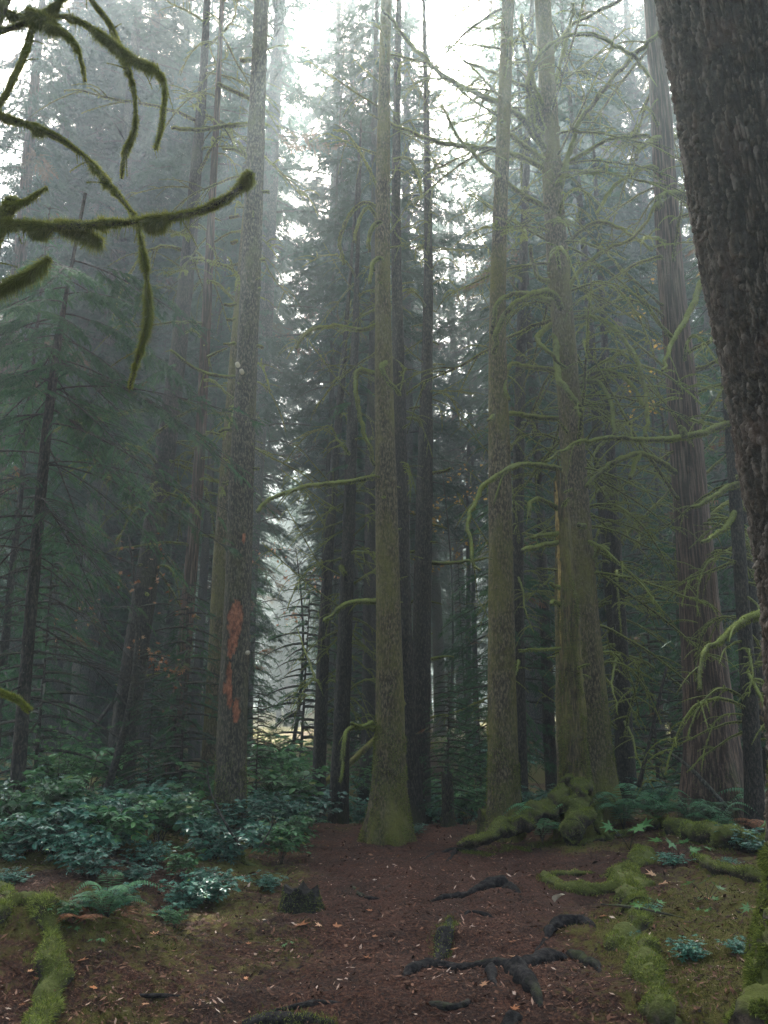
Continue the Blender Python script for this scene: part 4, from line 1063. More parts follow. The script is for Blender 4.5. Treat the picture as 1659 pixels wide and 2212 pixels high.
# ------------------------------------------------------------------ logs, roots and sticks
def ground_tube(name, label, cat, pts, w, hfac=.5, mat=M_root, moss=0, fr=.02, group=None, m=20, seed=0, amp=.42, freq=14, extra=(), lift=0.0, flat=1.0):
    """root or log laid on the ground through picture points; w = widths in picture px"""
    Q = np.array([G(*p) if len(p) == 2 else at(*p) for p in pts]); onf = np.array([len(p) == 2 for p in pts])
    r = np.array([wi/2/FPX*math.hypot(q[1], EYE) for wi, q in zip(w, Q)])
    Q[:, 2] += np.where(onf, r*(hfac*2-1) + lift, 0)
    base = Q[0].copy(); base[2] = gz(base[0], base[1])
    b = B(); rng = np.random.default_rng(seed+abs(int(pts[0][0])))
    if not moss: r = r*.86; Q[:, 2] -= r*.25; Q[0, 2] -= r[0]*.8+.01; Q[-1, 2] -= r[-1]*.8+.01
    def one(Q, r):
        L = np.linalg.norm(np.diff(Q, axis=0), axis=1).sum(); k = max(14, int(L/.02))
        S = spline(np.hstack([Q, r[:, None]]), k)
        S[:, :3] += np.column_stack([vnoise(np.arange(k)*.11, c, 0, seed+3) for c in (0, 5, 9)])*S[:, 3:4]*.35
        V, F = add_tube(b, S[:, :3], np.clip(S[:, 3], .003, 1), m, .55 if moss else amp, 7 if moss else freq, seed)
        if moss:
            c_ = V[F[:, 0]]; pt = fbm(c_[:, 0]*6, c_[:, 1]*6, c_[:, 2]*6, 3, seed+40) > -.22
            fuzz(b, V, F[pt] if pt.any() else F, int(moss*L*r.mean()*24000), fr, .0028, rng, .1, .55, 1, upness=.7, avar=.4)
            pt2 = fbm(c_[:, 0]*11, c_[:, 1]*11, c_[:, 2]*11, 2, seed+41) > .35
            fuzz(b, V, F, int(L*r.mean()*1500), .012, .004, rng, .2, .6, 2, upness=.95, avar=.35)
            ns = int(L*r.mean()*2600*13); ii = rng.integers(0, k, ns); rad_ = S[ii, 3]*rng.uniform(.5, 2.3, ns)**1.0; an = rng.uniform(0, 6.28, ns)
            gx, gy = S[ii, 0]+np.cos(an)*rad_, S[ii, 1]+np.sin(an)*rad_; kp = fbm(gx*5, gy*5, 0, 3, 61)+.25 > (rad_/S[ii, 3]-1.2)*.6; gx, gy = gx[kp], gy[kp]
            if len(gx) and abs(np.interp(.5, [0, 1], [S[0, 2]-S[0, 3], S[-1, 2]-S[-1, 3]])) < 9:
                gP = np.column_stack([gx, gy, hgt(gx, gy)+.004]); gd = rng.normal(0, .5, gP.shape); gd[:, 2] = 1; gs = rng.normal(0, 1, gP.shape); gs /= np.linalg.norm(gs, axis=1)[:, None]
                gl = rng.uniform(.01, .032, len(gx))[:, None]
                b.add(np.stack([gP-gs*.0026, gP+gs*.0026, gP+gd*gl], 1).reshape(-1, 3), np.arange(3*len(gx)).reshape(-1, 3), np.repeat(np.clip(rng.normal(.5, .2, len(gx)), 0, 1), 3), 1)
            if pt2.any(): fuzz(b, V, F[pt2], int(moss*L*r.mean()*6000), fr*1.7, .0028, rng, .1, .75, 1, upness=.8, avar=.3)
    one(Q, r)
    for ep, ew in extra:
        Qe = np.array([G(px, py) for px, py in ep]); re = np.array([wi/2/FPX*q[1] for wi, q in zip(ew, Qe)]); Qe[:, 2] += re*.3; one(Qe, re)
    o = b.build(name, [mat, M_moss, M_litter], None, (0, 0, 0))
    o.data.transform(__import__('mathutils').Matrix.Translation(tuple(-base))); o.location = tuple(base)
    return tag(o, label, cat, group)
RG = 'dark roots crossing the path'
ground_tube('root', 'thin dark forked root near the path crest', 'root', [(880,1862),(920,1852),(960,1840),(1000,1836),(1060,1838)], [5,9,13,12,4], group=RG, extra=[([(985,1838),(975,1850),(965,1862)], [9,8,3])], seed=1)
ground_tube('root', 'long humped black root in the middle of the path', 'root', [(922,1948),(960,1940),(1010,1932),(1060,1918),(1100,1918),(1122,1938)], [6,14,20,34,38,16], .6, group=RG, seed=2)
ground_tube('root', 'small twisted root on the left side of the path', 'root', [(758,1908),(772,1928),(795,1940),(830,1940)], [5,12,14,4], group=RG, seed=3)
ground_tube('root', 'short dark root below the humped black root', 'root', [(1000,1980),(1015,1972),(1050,1978),(1085,1990)], [5,14,14,5], group=RG, seed=4)
ground_tube('root', 'arched black root at the right side of the path', 'root', [(1155,2055),(1180,2025),(1205,2000),(1250,1992),(1285,2008),(1300,2022)], [8,20,34,34,26,8], .6, group=RG, seed=5)
ground_tube('root', 'long black root forming a step across the near path', 'root', [(850,2130),(890,2100),(930,2090),(1000,2092),(1060,2090),(1120,2088),(1180,2078),(1230,2068)], [10,26,28,26,28,34,44,24], .6, group=RG, seed=6,
            extra=[([(1062,2092),(1066,2120),(1070,2165)], [22,16,6]), ([(1120,2092),(1145,2130),(1168,2178)], [40,34,10])])
ground_tube('root', 'black root end slanting down right of the root step', 'root', [(1225,2058),(1250,2070),(1280,2088),(1298,2102)], [14,28,26,8], .6, group=RG, seed=7)
ground_tube('root', 'mossy forked root at the right edge of the path beside the pale leaf', 'root', [(1172,1895),(1190,1905),(1220,1922),(1270,1932),(1330,1925),(1370,1915)], [16,24,22,24,20,12], .7, M_rootm, 1, .015, seed=8,
            extra=[([(1190,1895),(1230,1890),(1280,1888)], [14,16,5])])
ground_tube('root', 'thin root at the very bottom of the path', 'root', [(540,2200),(620,2180),(700,2166),(790,2166)], [10,14,16,5], group=RG, seed=9)
ground_tube('root', 'dark root knot low in the centre of the near path', 'root', [(925,2165),(960,2178),(1000,2172),(1015,2150)], [14,26,24,14], .6, group=RG, seed=10)
ground_tube('root', 'flat dark root at the bottom left of the path', 'root', [(330,2128),(380,2120),(430,2098)], [12,18,5], group=RG, seed=11)
ground_tube('root', 'dark root along the path crest at the stout trunk', 'root', [(770,1815),(830,1822),(890,1812),(950,1812)], [4,8,12,4], group=RG, seed=12)
ground_tube('root', 'brown hump of root with moss on its back beside the path centre', 'root', [(975,1985),(962,2020),(955,2050),(940,2080)], [10,30,26,8], .35, M_root, .4, .015, seed=13)
ground_tube('root', 'mossy black root knob at the bottom edge', 'root', [(520,2215),(600,2203),(660,2200),(720,2212)], [16,34,30,10], .3, M_root, .6, .015, seed=14)
ground_tube('root', 'black root stub standing in the bottom middle', 'root', [(1090,2215),(1105,2200),(1125,2195)], [30,30,16], .6, seed=15)
# snag's great root and the others
ground_tube('mossy_root', 'long mossy root running from the snag down to the path crest', 'root', [(1250,1690,10.45),(1205,1738,10.3),(1150,1762,10.1),(1090,1786,9.9),(1045,1810,9.7),(990,1838)], [50,40,36,32,26,8], .95, M_rootm, 1.2, .02, seed=16, lift=.05)
ground_tube('mossy_root', 'mossy root running forward from the foot of the snag', 'root', [(1256,1680,10.4),(1252,1730,10.2),(1246,1770,10.0),(1236,1800,9.8),(1230,1822)], [40,50,46,36,14], .8, M_rootm, 1.2, .02, seed=17)
ground_tube('mossy_root', 'dark root leaning right from the foot of the snag', 'root', [(1262,1700,10.5),(1278,1745,10.4),(1298,1785,10.2),(1320,1815)], [30,36,26,8], .8, M_rootm, .5, seed=18)
ground_tube('mossy_log', 'low mossy ridge of root running right behind the round moss cushion', 'log', [(1250,1830),(1310,1812),(1380,1797),(1440,1792),(1500,1812)], [8,14,20,26,22], .7, M_rootm, 1.2, .02, seed=19)
ground_tube('mossy_log', 'mossy fallen log lying at the right below the ferns', 'log', [(1440,1800),(1500,1815),(1560,1830),(1620,1840),(1720,1860)], [30,40,40,38,36], .9, M_rootm, 1.3, .022, seed=20)
ground_tube('mossy_log', 'mossy log in the lower right beneath the fallen log', 'log', [(1500,1850),(1530,1880),(1590,1900),(1680,1915)], [10,26,28,24], .8, M_rootm, 1, .02, seed=21)
ground_tube('mossy_root', 'thick bright moss covered root descending on the right of the path', 'root', [(1345,1880),(1358,1915),(1385,1960),(1392,1990),(1365,2030),(1385,2085),(1400,2135),(1425,2200)], [36,56,66,48,56,80,70,84], .38, M_rootm, 1.6, .022, seed=22)
ground_tube('moss_cushion', 'round moss cushion beside the small green plants', 'moss', [(1385,1872),(1392,1855),(1398,1845)], [30,44,24], .5, M_rootm, 1.8, .018, seed=23)
ground_tube('mossy_log', 'bright mossy log curling at the lower left corner', 'log', [(-60,2010),(0,1985),(45,1965),(85,1985),(105,2040),(112,2110),(95,2200),(80,2290)], [34,36,44,44,36,52,48,60], .7, M_rootm, 1.5, .024, seed=24)
ground_tube('mossy_log', 'thin mossy log at the left edge behind the curling log', 'log', [(-60,1925),(0,1930),(30,1945)], [24,22,12], .9, M_rootm, 1, .02, seed=25)
ground_tube('mossy_root', 'mossy knotted root on the bank under the shrubs', 'root', [(510,1845),(540,1825),(570,1815),(585,1805)], [14,20,24,20], .9, M_rootm, 1.2, .02, seed=26, extra=[([(515,1845),(520,1865),(560,1880)], [18,16,8])])
ground_tube('fallen_log', 'mossy fallen log lying beyond the path between the trunks', 'log', [(930,1752),(990,1750),(1040,1745),(1100,1742)], [26,34,40,34], 1.0, M_rootm, .8, .03, seed=27, lift=.05)
STG = 'sticks on the forest floor'
ground_tube('stick', 'thin dark stick lying over the moss covered root', 'stick', [(1300,1968),(1350,1978),(1410,1990),(1480,1998)], [4,6,6,3], 1.5, M_twig, lift=.05, group=STG, seed=31, m=6)
ground_tube('stick', 'pale dead stick under the left shrubs', 'stick', [(150,1858),(210,1868),(280,1878),(380,1888)], [4,5,6,3], 1.3, M_twig, lift=.03, group=STG, seed=32, m=6)
ground_tube('stick', 'thin stick slanting beside the pink maple leaf', 'stick', [(540,2008),(580,1990),(620,1962)], [3,5,3], 1.3, M_twig, group=STG, seed=33, m=6)
ground_tube('stick', 'dark stick crossing the bare soil at the lower left', 'stick', [(290,2150),(340,2158),(400,2150)], [7,9,4], 1.0, M_root, group=STG, seed=34, m=8)
ground_tube('stick', 'short stick standing out of the left bank', 'stick', [(325,2035),(345,2012),(362,1998)], [4,5,3], 1.3, M_twig, group=STG, seed=35, m=6)

def pole(name, label, cat, a, b_, Da, Db, w0, w1, mat, moss=0, n=20, seed=0, wob=.0):
    A, C = at(*a, Da), at(*b_, Db); S = spline(np.array([A, (A+C)/2+[0, 0, wob], C]), n)
    b = B(); V, F = add_tube(b, S, np.linspace(wid(*a, Da, w0)/2, wid(*b_, Db, w1)/2, n), 10, .15, 6, seed)
    if moss: fuzz(b, V, F, int(3000*moss), .03, .005, np.random.default_rng(seed), .8, .6, 1)
    o = b.build(name, [mat, M_moss], None, A); o.location = tuple(A); return tag(o, label, cat)
pole('leaning_pole', 'yellow mossy pole leaning low behind the twin thin trunks', 'log', (630,1735), (812,1595), 15.5, 17.5, 15, 12, M_snag, 1, 24, 1, -.1)
pole('leaning_pole', 'thin dead pole leaning left of the leaning trunk', 'log', (170,1610), (270,1485), 13, 13.5, 10, 8, M_barkg, 0, 16, 2)
pole('leaning_pole', 'pale dead pole slanting down before the big reddish cedar', 'log', (1400,1600), (1572,1745), 10.9, 10.3, 6, 11, M_barkg, 0, 16, 3, .1)
pole('leaning_pole', 'dark dead pole leaning among the limbs between snag and cedar', 'log', (1380,1700), (1440,1440), 12.5, 12.7, 10, 6, M_barkd, 0, 16, 4)

def stem_obj(label, pts, D, w0, w1):
    W_ = np.array([at(px, py, D) for px, py in pts]); S = spline(W_, 30); b = B(); add_tube(b, S, np.linspace(w0, w1, 30)/2/FPX*D, 6, .2, 20, 3)
    o = b.build('bare_shoot', M_twig, None, W_[0]); o.location = tuple(W_[0]); return tag(o, label, 'stem')
stem_obj('thin dark stem bending up out of the thicket to a leafy tip', [(525,1835),(500,1800),(472,1750),(452,1700),(448,1650)], 8.8, 6, 3)
stem_obj('short dark twig rising beside the mossy knotted root', [(560,1830),(585,1790),(590,1760)], 8.6, 4, 2)
def stump(name, label, px, py, wpx, hpx, D, mat, seed=0, jag=.2):
    g = at(px, py, D); x = g[0]; z0 = gz(x, D); r = wid(px, py, D, wpx)/2; h = wid(px, py, D, hpx)
    zt = at(px, py-hpx, D)[2]; h = zt-z0
    m = 40; n = 24; th = np.linspace(0, 2*np.pi, m, endpoint=False)[None]; zz = np.linspace(-.15, 1, n)[:, None]
    topj = 1 + jag*(fbm(np.cos(th)*2.2, np.sin(th)*2.2, 0, 3, seed))
    Zs = z0 + h*zz*np.where(zz > 0, topj**np.clip(zz, 0, 1), 1)
    rr = r*(1+.5*np.exp(-np.clip(zz, 0, 1)*h/.12))*(1+.10*fbm(np.cos(th)*3, np.sin(th)*3, zz*h*3, 4, seed+1))
    V = np.stack([x+np.cos(th)*rr, D+np.sin(th)*rr, Zs], -1).reshape(-1, 3)
    i = np.arange(n-1)[:, None]*m; j = np.arange(m)[None]; j2 = (j+1) % m
    F = np.stack([i+j, i+j2, i+m+j2, i+m+j], -1).reshape(-1, 4)
    b = B(); b.add(V, F); ci = b.n; b.V.append(np.array([[x, D, z0+h*.75]])); b.A.append(np.zeros(1)); b.n += 1
    tp = np.arange((n-1)*m, n*m); b.F.append(np.stack([tp, np.roll(tp, -1), np.full(m, ci)], -1)); b.M.append(np.zeros(m, np.int32))
    fuzz(b, V, F, 1500, .02, .003, np.random.default_rng(seed), .3, .4, 1, upness=.5)
    o = b.build(name, [mat, M_moss], None, (x, D, z0)); o.location = (float(x), float(D), z0); return tag(o, label, 'stump')
stump('dead_stump', 'thin dark standing stump right of the stub limbed trunk', 968, 1790, 25, 118, 12.0, M_barkd, 1, .06)
stump('mossy_stump', 'low mossy stump at the left foot of the smooth bent trunk', 1050, 1800, 32, 50, 10.9, M_rootm, 2, .15)
sg = G(650, 1965)
stump('rotten_stump', 'rotten reddish brown stump on the left edge of the path', 650, 1962, 64, 36, sg[1], M_root, 3, .4)

# ------------------------------------------------------------------ shrubs and ferns
def leaf_tpl(w=.42, fold=.12, tip=.15, n=5, lob=0):
    xs_ = np.linspace(0, 1, n+1); prof = np.sin(np.pi*np.clip(xs_, 0, 1)**.8)**.8*w/2; prof[0] = .02; prof[-1] = 0.004
    V = []; F = []
    for i, (x, p) in enumerate(zip(xs_, prof)):
        z = -tip*x*x
        V += [(x, -p, z+fold*p*2), (x, 0, z), (x, p, z+fold*p*2)]
    for i in range(n):
        a = i*3; F += [(a, a+1, a+4), (a, a+4, a+3), (a+1, a+2, a+5), (a+1, a+5, a+4)]
    return np.array(V), np.array(F)
LEAF = [leaf_tpl(.46), leaf_tpl(.52, .2, .25)]
LEAFN = [leaf_tpl(.3, .1, .2, 4)]
def maple_leaf(seed=0):
    """five pointed lobes round a centre, slightly cupped"""
    rng = np.random.default_rng(seed); pts = []
    lob = [(-150, .45), (-120, .25), (-95, .75), (-70, .38), (-48, .95), (-24, .42), (0, 1.0), (24, .42), (48, .95), (70, .38), (95, .75), (120, .25), (150, .45)]
    V = [(0, 0, 0)]
    for a, r in lob: r *= rng.uniform(.9, 1.1); V.append((math.cos(R(a))*r*.55, math.sin(R(a))*r*.55, .10*r*r*rng.uniform(-1, 2)*.6))
    F = [(0, i, i+1) for i in range(1, len(lob))]
    return np.array(V, float), np.array(F)
MLEAF = [maple_leaf(s) for s in range(4)]
def shrub_mesh(seed, Rm, H, nst, lpb, lsz, mat, T=LEAF, tintm=.45):
    rng = np.random.default_rng(seed); b = B(); pos = []; dr = []; ln = []
    for i in range(nst):
        az = rng.uniform(0, 2*np.pi); rr = Rm*rng.uniform(.2, 1); s = np.linspace(0, 1, 8); h = H*rng.uniform(.55, 1.1)
        P = np.column_stack([np.cos(az)*rr*s**1.3, np.sin(az)*rr*s**1.3, h*(s-.25*s**2.2)/.75 - .05])
        P[:, :2] += rng.normal(0, .02, (8, 2)).cumsum(0)
        add_tube(b, P, np.linspace(.006, .002, 8), 4)
        for k in range(lpb):
            q = rng.uniform(.3, 1)**.7; p0 = np.array([np.interp(q, s, P[:, c]) for c in range(3)]); a2 = rng.uniform(0, 2*np.pi)
            d = np.array([math.cos(a2), math.sin(a2), rng.uniform(-.25, .45)]); l = lsz*rng.uniform(1.2, 2.6); s2 = np.linspace(0, 1, 4)
            add_tube(b, p0+np.outer(s2*l, d), .0015, 3)
            npair = rng.integers(2, 5)
            sd = np.cross(d, [0, 0, 1]); sd /= np.linalg.norm(sd)
            for j in range(npair):
                pp = p0 + d*l*(.35+.65*(j+1)/npair)
                for sg in (-1, 1):
                    pos.append(pp); dr.append(d*.5+sd*sg+[0, 0, rng.uniform(-.2, .2)]); ln.append(lsz*rng.uniform(.7, 1.25))
            pos.append(p0+d*l); dr.append(d+[0, 0, -.2]); ln.append(lsz*rng.uniform(.9, 1.3))
    tn = np.clip(rng.normal(tintm, .2, len(pos)), 0, 1)
    place_sprays(b, T, np.array(pos), np.array(dr), np.array(ln), rng, .38, tn, 1)
    return b
def split_build(b, root):
    for mi, nm in ((0, 'stems'), (1, 'leaves')): pass
def shrub_proto(name, b, leafmat, origin=(0, 0, 0)):
    root = thing(name, (0, 0, 0), '', None)
    # two parts from one builder: stems (slot 0) and leaves (slot 1)
    Vall = np.concatenate(b.V); Aall = np.concatenate(b.A)
    for mi, nm, mt in ((0, 'stem', M_twig), (1, 'foliage', leafmat)):
        c = B(); c.V = [Vall]; c.A = [Aall]; c.n = len(Vall)
        c.F = [f for f, m in zip(b.F, b.M) if m[0] == mi]; c.M = [np.zeros(len(f), np.int32) for f in c.F]
        used = np.unique(np.concatenate([f.ravel() for f in c.F])); mp = np.zeros(len(Vall), np.int64); mp[used] = np.arange(len(used))
        c.V = [Vall[used]]; c.A = [Aall[used]]; c.F = [mp[f] for f in c.F]
        c.build(nm, mt, root, smooth=(mi == 0))
    note(root); return root
salal = [shrub_proto('salal_shrub', shrub_mesh(40+i, [.50, .42, .55, .45][i], [.46, .62, .36, .52][i], [20, 13, 18, 12][i], [8, 7, 8, 8][i], [.07, .095, .058, .082][i], M_salal), [M_salal, M_salal2, M_salal, M_salal][i]) for i in range(4)]
used_proto = set()
def put(protos_, i, q, sc, label, cat, group, rz, tilt=0.0):
    pr = protos_[i % len(protos_)]
    if pr.name not in used_proto: used_proto.add(pr.name); o = pr
    else: o = copy_tree(pr)
    for k in ('label', 'group', 'category'):
        if k in o: del o[k]
    o.location = tuple(float(v) for v in q); o.rotation_euler = (tilt, 0, rz); o.scale = (sc, sc, sc)
    return tag(o, label, cat, group)
rs = np.random.default_rng(19)
# the shrub bank on the left: (px, py of foot)
SB = []
for row, (py, x0, x1, n) in enumerate(((1765, 20, 640, 8), (1790, -20, 690, 9), (1825, -10, 700, 9), (1862, -20, 650, 8), (1905, 0, 520, 5))):
    for i in range(n): SB.append((x0+(x1-x0)*(i+rs.uniform(.1, .9))/n, py+rs.uniform(-14, 14), row))
for i, (px, py, row) in enumerate(SB):
    q = G(px, py); q[2] -= .03
    put(salal, i, q, rs.uniform(.65, 1.2)*(1.0 if row < 2 else .85 if row < 4 else .55), ['tall glossy leaved shrub at the back of the thicket under the scarred trunk', 'glossy bluish leaved shrub in the middle of the thicket left of the path', 'low glossy leaved shrub at the front of the thicket left of the path'][0 if row < 2 else 1 if row < 4 else 2], 'shrub', 'glossy shrubs of the thicket left of the path', rs.uniform(0, 6.28))
for px, py, sc, lab in ((400, 1965, .55, 'glossy sprig hanging over the dark hollow on the left bank'), (455, 1955, .5, 'bluish green sprig nearest the rotten stump'), (255, 1960, .35, 'small glossy sprig beside the green fern on the left'), (580, 1925, .35, 'tiny seedling with a dark stem left of the path'), (1600, 1835, .5, 'bluish glossy sprig on the fallen log at the right'), (1650, 1850, .55, 'bluish glossy plant at the right edge by the huge trunk'),
                        (900, 1800, .3, 'small leafy sprig at the foot of the stub limbed trunk'), (1450, 1868, .35, 'bluish sprig beside the round moss cushion')):
    q = G(px, py); q[2] -= .02; put(salal, int(px), q, sc, lab, 'shrub', None, rs.uniform(0, 6.28))
for i, (px, D, sc) in enumerate(((660, 14, 1.2), (620, 13, 1.3), (560, 13.5, 1.2), (770, 15, 1.0), (950, 14, 1.0), (1000, 13.5, 1.0), (1040, 15, 1.1), (930, 17, 1.3), (1150, 14, .9), (200, 13, 1.4), (120, 12.5, 1.4), (330, 14, 1.4), (1400, 14, 1.0), (1500, 15, 1.2), (420, 15, 1.4), (40, 14, 1.5), (700, 18, 1.6), (600, 18, 1.6), (820, 19, 1.5), (1080, 20, 1.6), (1230, 18, 1.4), (1340, 18, 1.5))):
    x = at(px, 1518, D)[0]; put(salal, i, (x, D, gz(x, D)-.03), sc*1.1, 'shrub growing in the shade between the trunks beyond the path', 'shrub', 'shrubs of the shaded undergrowth behind the trunks', rs.uniform(0, 6.28))

def fern_builder(seed, n, L, rise=.9, T=None):
    rng = np.random.default_rng(seed); b = B(); pos = []; dr = []; ln = []; k = 26
    for i in range(n):
        az = 2*np.pi*i/n + rng.normal(0, .25); l = L*rng.uniform(.7, 1.1); s = np.linspace(0, 1, 12); out = np.array([math.cos(az), math.sin(az), 0]); perp = np.array([-out[1], out[0], 0])
        ri = rise*rng.uniform(.7, 1.3)
        P = out*(l*s*(.55+.45*s))[:, None]; P[:, 2] = l*(ri*s-ri*.85*s**2.1)
        P += perp*(rng.normal(0, .08)*l*s**2)[:, None]
        add_tube(b, P, np.linspace(.004, .001, 12), 3)
        for q in np.linspace(.12, .99, k):
            p0 = np.array([np.interp(q, s, P[:, c]) for c in range(3)]); w = .24*l*math.sin(math.pi*min(1, (q*.93+.10)))**.6*(1.15-q*.75)
            tg = np.array([np.interp(min(q+.04, 1), s, P[:, c])-np.interp(q-.04, s, P[:, c]) for c in range(3)]); tg /= np.linalg.norm(tg)+1e-9
            for sg in (-1, 1): pos.append(p0); dr.append(perp*sg+tg*.35+[0, 0, -.12]); ln.append(max(w, .008))
    place_sprays(b, [leaf_tpl(.22, .05, .2, 3)], np.array(pos), np.array(dr), np.array(ln), rng, .12, np.clip(rng.normal(.5, .18, len(pos)), 0, 1), 1)
    return b
fernp = [shrub_proto('sword_fern', fern_builder(60+i, 14, .66, 1.9), M_fern) for i in range(2)]
fernb = [shrub_proto('brown_fern', fern_builder(70, 9, .55, 1.2), M_fernb)]
for i, (px, py, sc, lab) in enumerate(((1160,1790,1.0,'sword fern fanned out between the smooth bent trunk and the snag'), (1330,1785,1.05,'sword fern right behind the foot of the snag'), (1400,1772,.9,'sword fern standing over the broad leaved plant'), (1475,1790,.85,'sword fern above the mossy ridge at the right'),
        (1530,1800,.8,'sword fern between the moss ridge and the fallen log'), (1645,1770,1.15,'large sword fern at the right edge before the dim mossy trunk'), (230,1990,.6,'green fern standing alone on the left bank'), (105,1800,1.1,'dark bluish fern pair rising from the left thicket'), (165,1800,.9,'dark fern behind the left thicket'), (1230,1760,.6,'fern frond poking out right beside the snag'), (20,1850,.9,'shaded fern at the left edge'))):
    q = G(px, py)
    if px > 1000: dd = 10.9 - (py-1770)*.03; xx = at(px, 1518, dd)[0]; q = np.array([xx, dd, gz(xx, dd)+.02])
    put(fernp, i, q, sc, lab, 'fern', None, rs.uniform(0, 6.28))
for i, (px, py, sc, lab) in enumerate(((1625,1800,1.1,'withered red brown fern drooping over the fallen log'), (165,2000,.55,'withered brown fern left of the green fern'), (1545,1795,.6,'withered brown fern behind the fallen log'), (1280,1745,.45,'dry pale fern frond standing beside the snag'), (262,1985,.35,'withered frond tip right of the green fern'))):
    q = G(px, py)
    if px > 1000: dd = 10.8 - (py-1770)*.03; xx = at(px, 1518, dd)[0]; q = np.array([xx, dd, gz(xx, dd)+.02])
    put(fernb, i, q, sc, lab, 'fern', None, rs.uniform(0, 6.28))

# broad leaved plants
def broad_builder(seed, n, sz, H):
    rng = np.random.default_rng(seed); b = B(); pos = []; dr = []; ln = []
    for i in range(n):
        az = 2*np.pi*i/n + rng.normal(0, .3); s = np.linspace(0, 1, 6); rr = sz*1.0
        P = np.column_stack([np.cos(az)*rr*s, np.sin(az)*rr*s, H*s**.7*rng.uniform(.7, 1.1)]); add_tube(b, P, .0025, 4)
        pos.append(P[-1]); dr.append([np.cos(az), np.sin(az), -.25]); ln.append(sz*rng.uniform(.8, 1.2))
    place_sprays(b, MLEAF, np.array(pos), np.array(dr), np.array(ln)*1.3, rng, .3, rng.uniform(.2, .9, len(pos)), 1)
    return b
broadp = [shrub_proto('broad_leaved_plant', broad_builder(80+i, 4+i, .15, .2), M_broad) for i in range(2)]
for i, (px, py, sc, lab) in enumerate(((1340,1805,1.1,'large pale lobed leaves in a cluster right of the snag foot'), (1398,1765,.75,'pale lobed leaves under the ferns behind the moss ridge'), (1460,1865,.85,'bright green lobed plant beside the moss cushion'), (1500,1862,.7,'bright green lobed leaves right of the moss cushion'), (1530,1955,.7,'pale green lobed leaf plant on the soil at the lower right'),
        (1400,1985,.5,'small bright leaves on the moss covered root'), (1640,1815,.9,'pale broad leaves at the right edge above the fallen log'), (1210,1765,.6,'small broad leaves in front of the fern left of the snag'), (1655,2010,.6,'green leaf cluster against the mossy foot of the huge trunk'), (500,1800,.8,'lobed leaves rising from the thicket near the path'), (620,1790,.8,'pale lobed leaves over the thicket close to the twin trunks'), (450,1700,.9,'pale green lobed leaves at the foot of the scarred trunk'))):
    q = G(px, py)
    if px > 1000 and py < 1830: dd = 10.6 - (py-1770)*.035; xx = at(px, 1518, dd)[0]; q = np.array([xx, dd, gz(xx, dd)])
    put(broadp, i, q, sc*1.15, lab, 'plant', None, rs.uniform(0, 6.28))
for i in range(26):
    px, py = [(rs.uniform(1340, 1640), rs.uniform(1840, 2120)), (rs.uniform(60, 620), rs.uniform(1905, 2130))][i % 2]
    q = G(px, py); put(broadp if i % 3 else salal, i, q, rs.uniform(.16, .32), 'tiny green seedling on the forest floor beside the path', 'seedling', 'seedlings scattered over the forest floor', rs.uniform(0, 6.28))
# vine maple bushes: green in the middle, yellow and orange among the far trees
bushp = [shrub_proto('vine_maple_bush', shrub_mesh(90, 1.0, 1.5, 16, 10, .09, M_broad, MLEAF), M_broad)]
x = at(990, 1518, 15.5)[0]; put(bushp, 0, (x, 15.5, gz(x, 15.5)), 1.0, 'bright green leafy bush in the misty gap behind the dead stump', 'bush', None, 1)
x = at(645, 1518, 16.5)[0]; put(bushp, 0, (x, 16.5, gz(x, 16.5)), .9, 'green leafy bush left of the twin thin trunks', 'bush', None, 2)
x = at(790, 1518, 18)[0]; put(bushp, 0, (x, 18, gz(x, 18)), .9, 'yellow green leafy bush between the twin trunks and the stout trunk', 'bush', None, 3)
x = at(140, 1518, 11.5)[0]; put(bushp, 0, (x, 11.5, gz(x, 11.5)), .75, 'leafy bush rising behind the thicket at the left', 'bush', None, 4)
def leaf_tree(name, label, px, D, zlo, zhi, Rm, n, mat, seed, lsz=.11):
    rng = np.random.default_rng(seed); x = at(px, 1518, D)[0]; z0 = gz(x, D)
    root = thing(name, (x, D, z0), label, 'tree'); b = B(); w = B(); s = np.linspace(0, 1, 12)
    top = zhi-z0
    P = np.column_stack([.3*np.sin(s*3), .2*s, s*top]); add_tube(w, P, np.linspace(.06, .012, 12), 7)
    w.build('trunk', M_twig, root); w = B(); pos = []; dr = []; ln = []
    for i in range(n):
        z = rng.uniform(zlo-z0, top); az = rng.uniform(0, 6.28); l = Rm*rng.uniform(.4, 1); s2 = np.linspace(0, 1, 7)
        p0 = np.array([np.interp(z, P[:, 2], P[:, c]) for c in range(3)])
        Q = p0 + np.outer(s2*l, [math.cos(az), math.sin(az), .25]); Q[:, 2] -= .35*l*s2**2; add_tube(w, Q, np.linspace(.012, .003, 7), 4)
        c0 = rng.random()
        for k in range(rng.integers(5, 16)):
            q = rng.uniform(.4, 1); pos.append([np.interp(q, s2, Q[:, c]) for c in range(3)] + rng.normal(0, .09, 3)); dr.append(rng.normal(0, 1, 3)+[0, 0, -.3]); ln.append(lsz*rng.uniform(.7, 1.3))
    place_sprays(w, MLEAF, np.array(pos), np.array(dr), np.array(ln), rng, .5, rng.random(len(pos)), 1)
    w.build('crown', [M_twig, mat], root, smooth=False)
zf = lambda py, D: at(830, py, D)[2]
leaf_tree('yellow_maple', 'maple with scattered yellow leaves behind the big reddish cedar', 1455, 15.5, zf(900, 15.5), zf(560, 15.5), 1.3, 15, M_yell, 1)
leaf_tree('orange_maple', 'thin maple with a few orange and pink leaves left of the leaning trunk', 235, 11.5, zf(1480, 11.5), zf(1150, 11.5), 1.1, 11, M_orange, 2, .09)
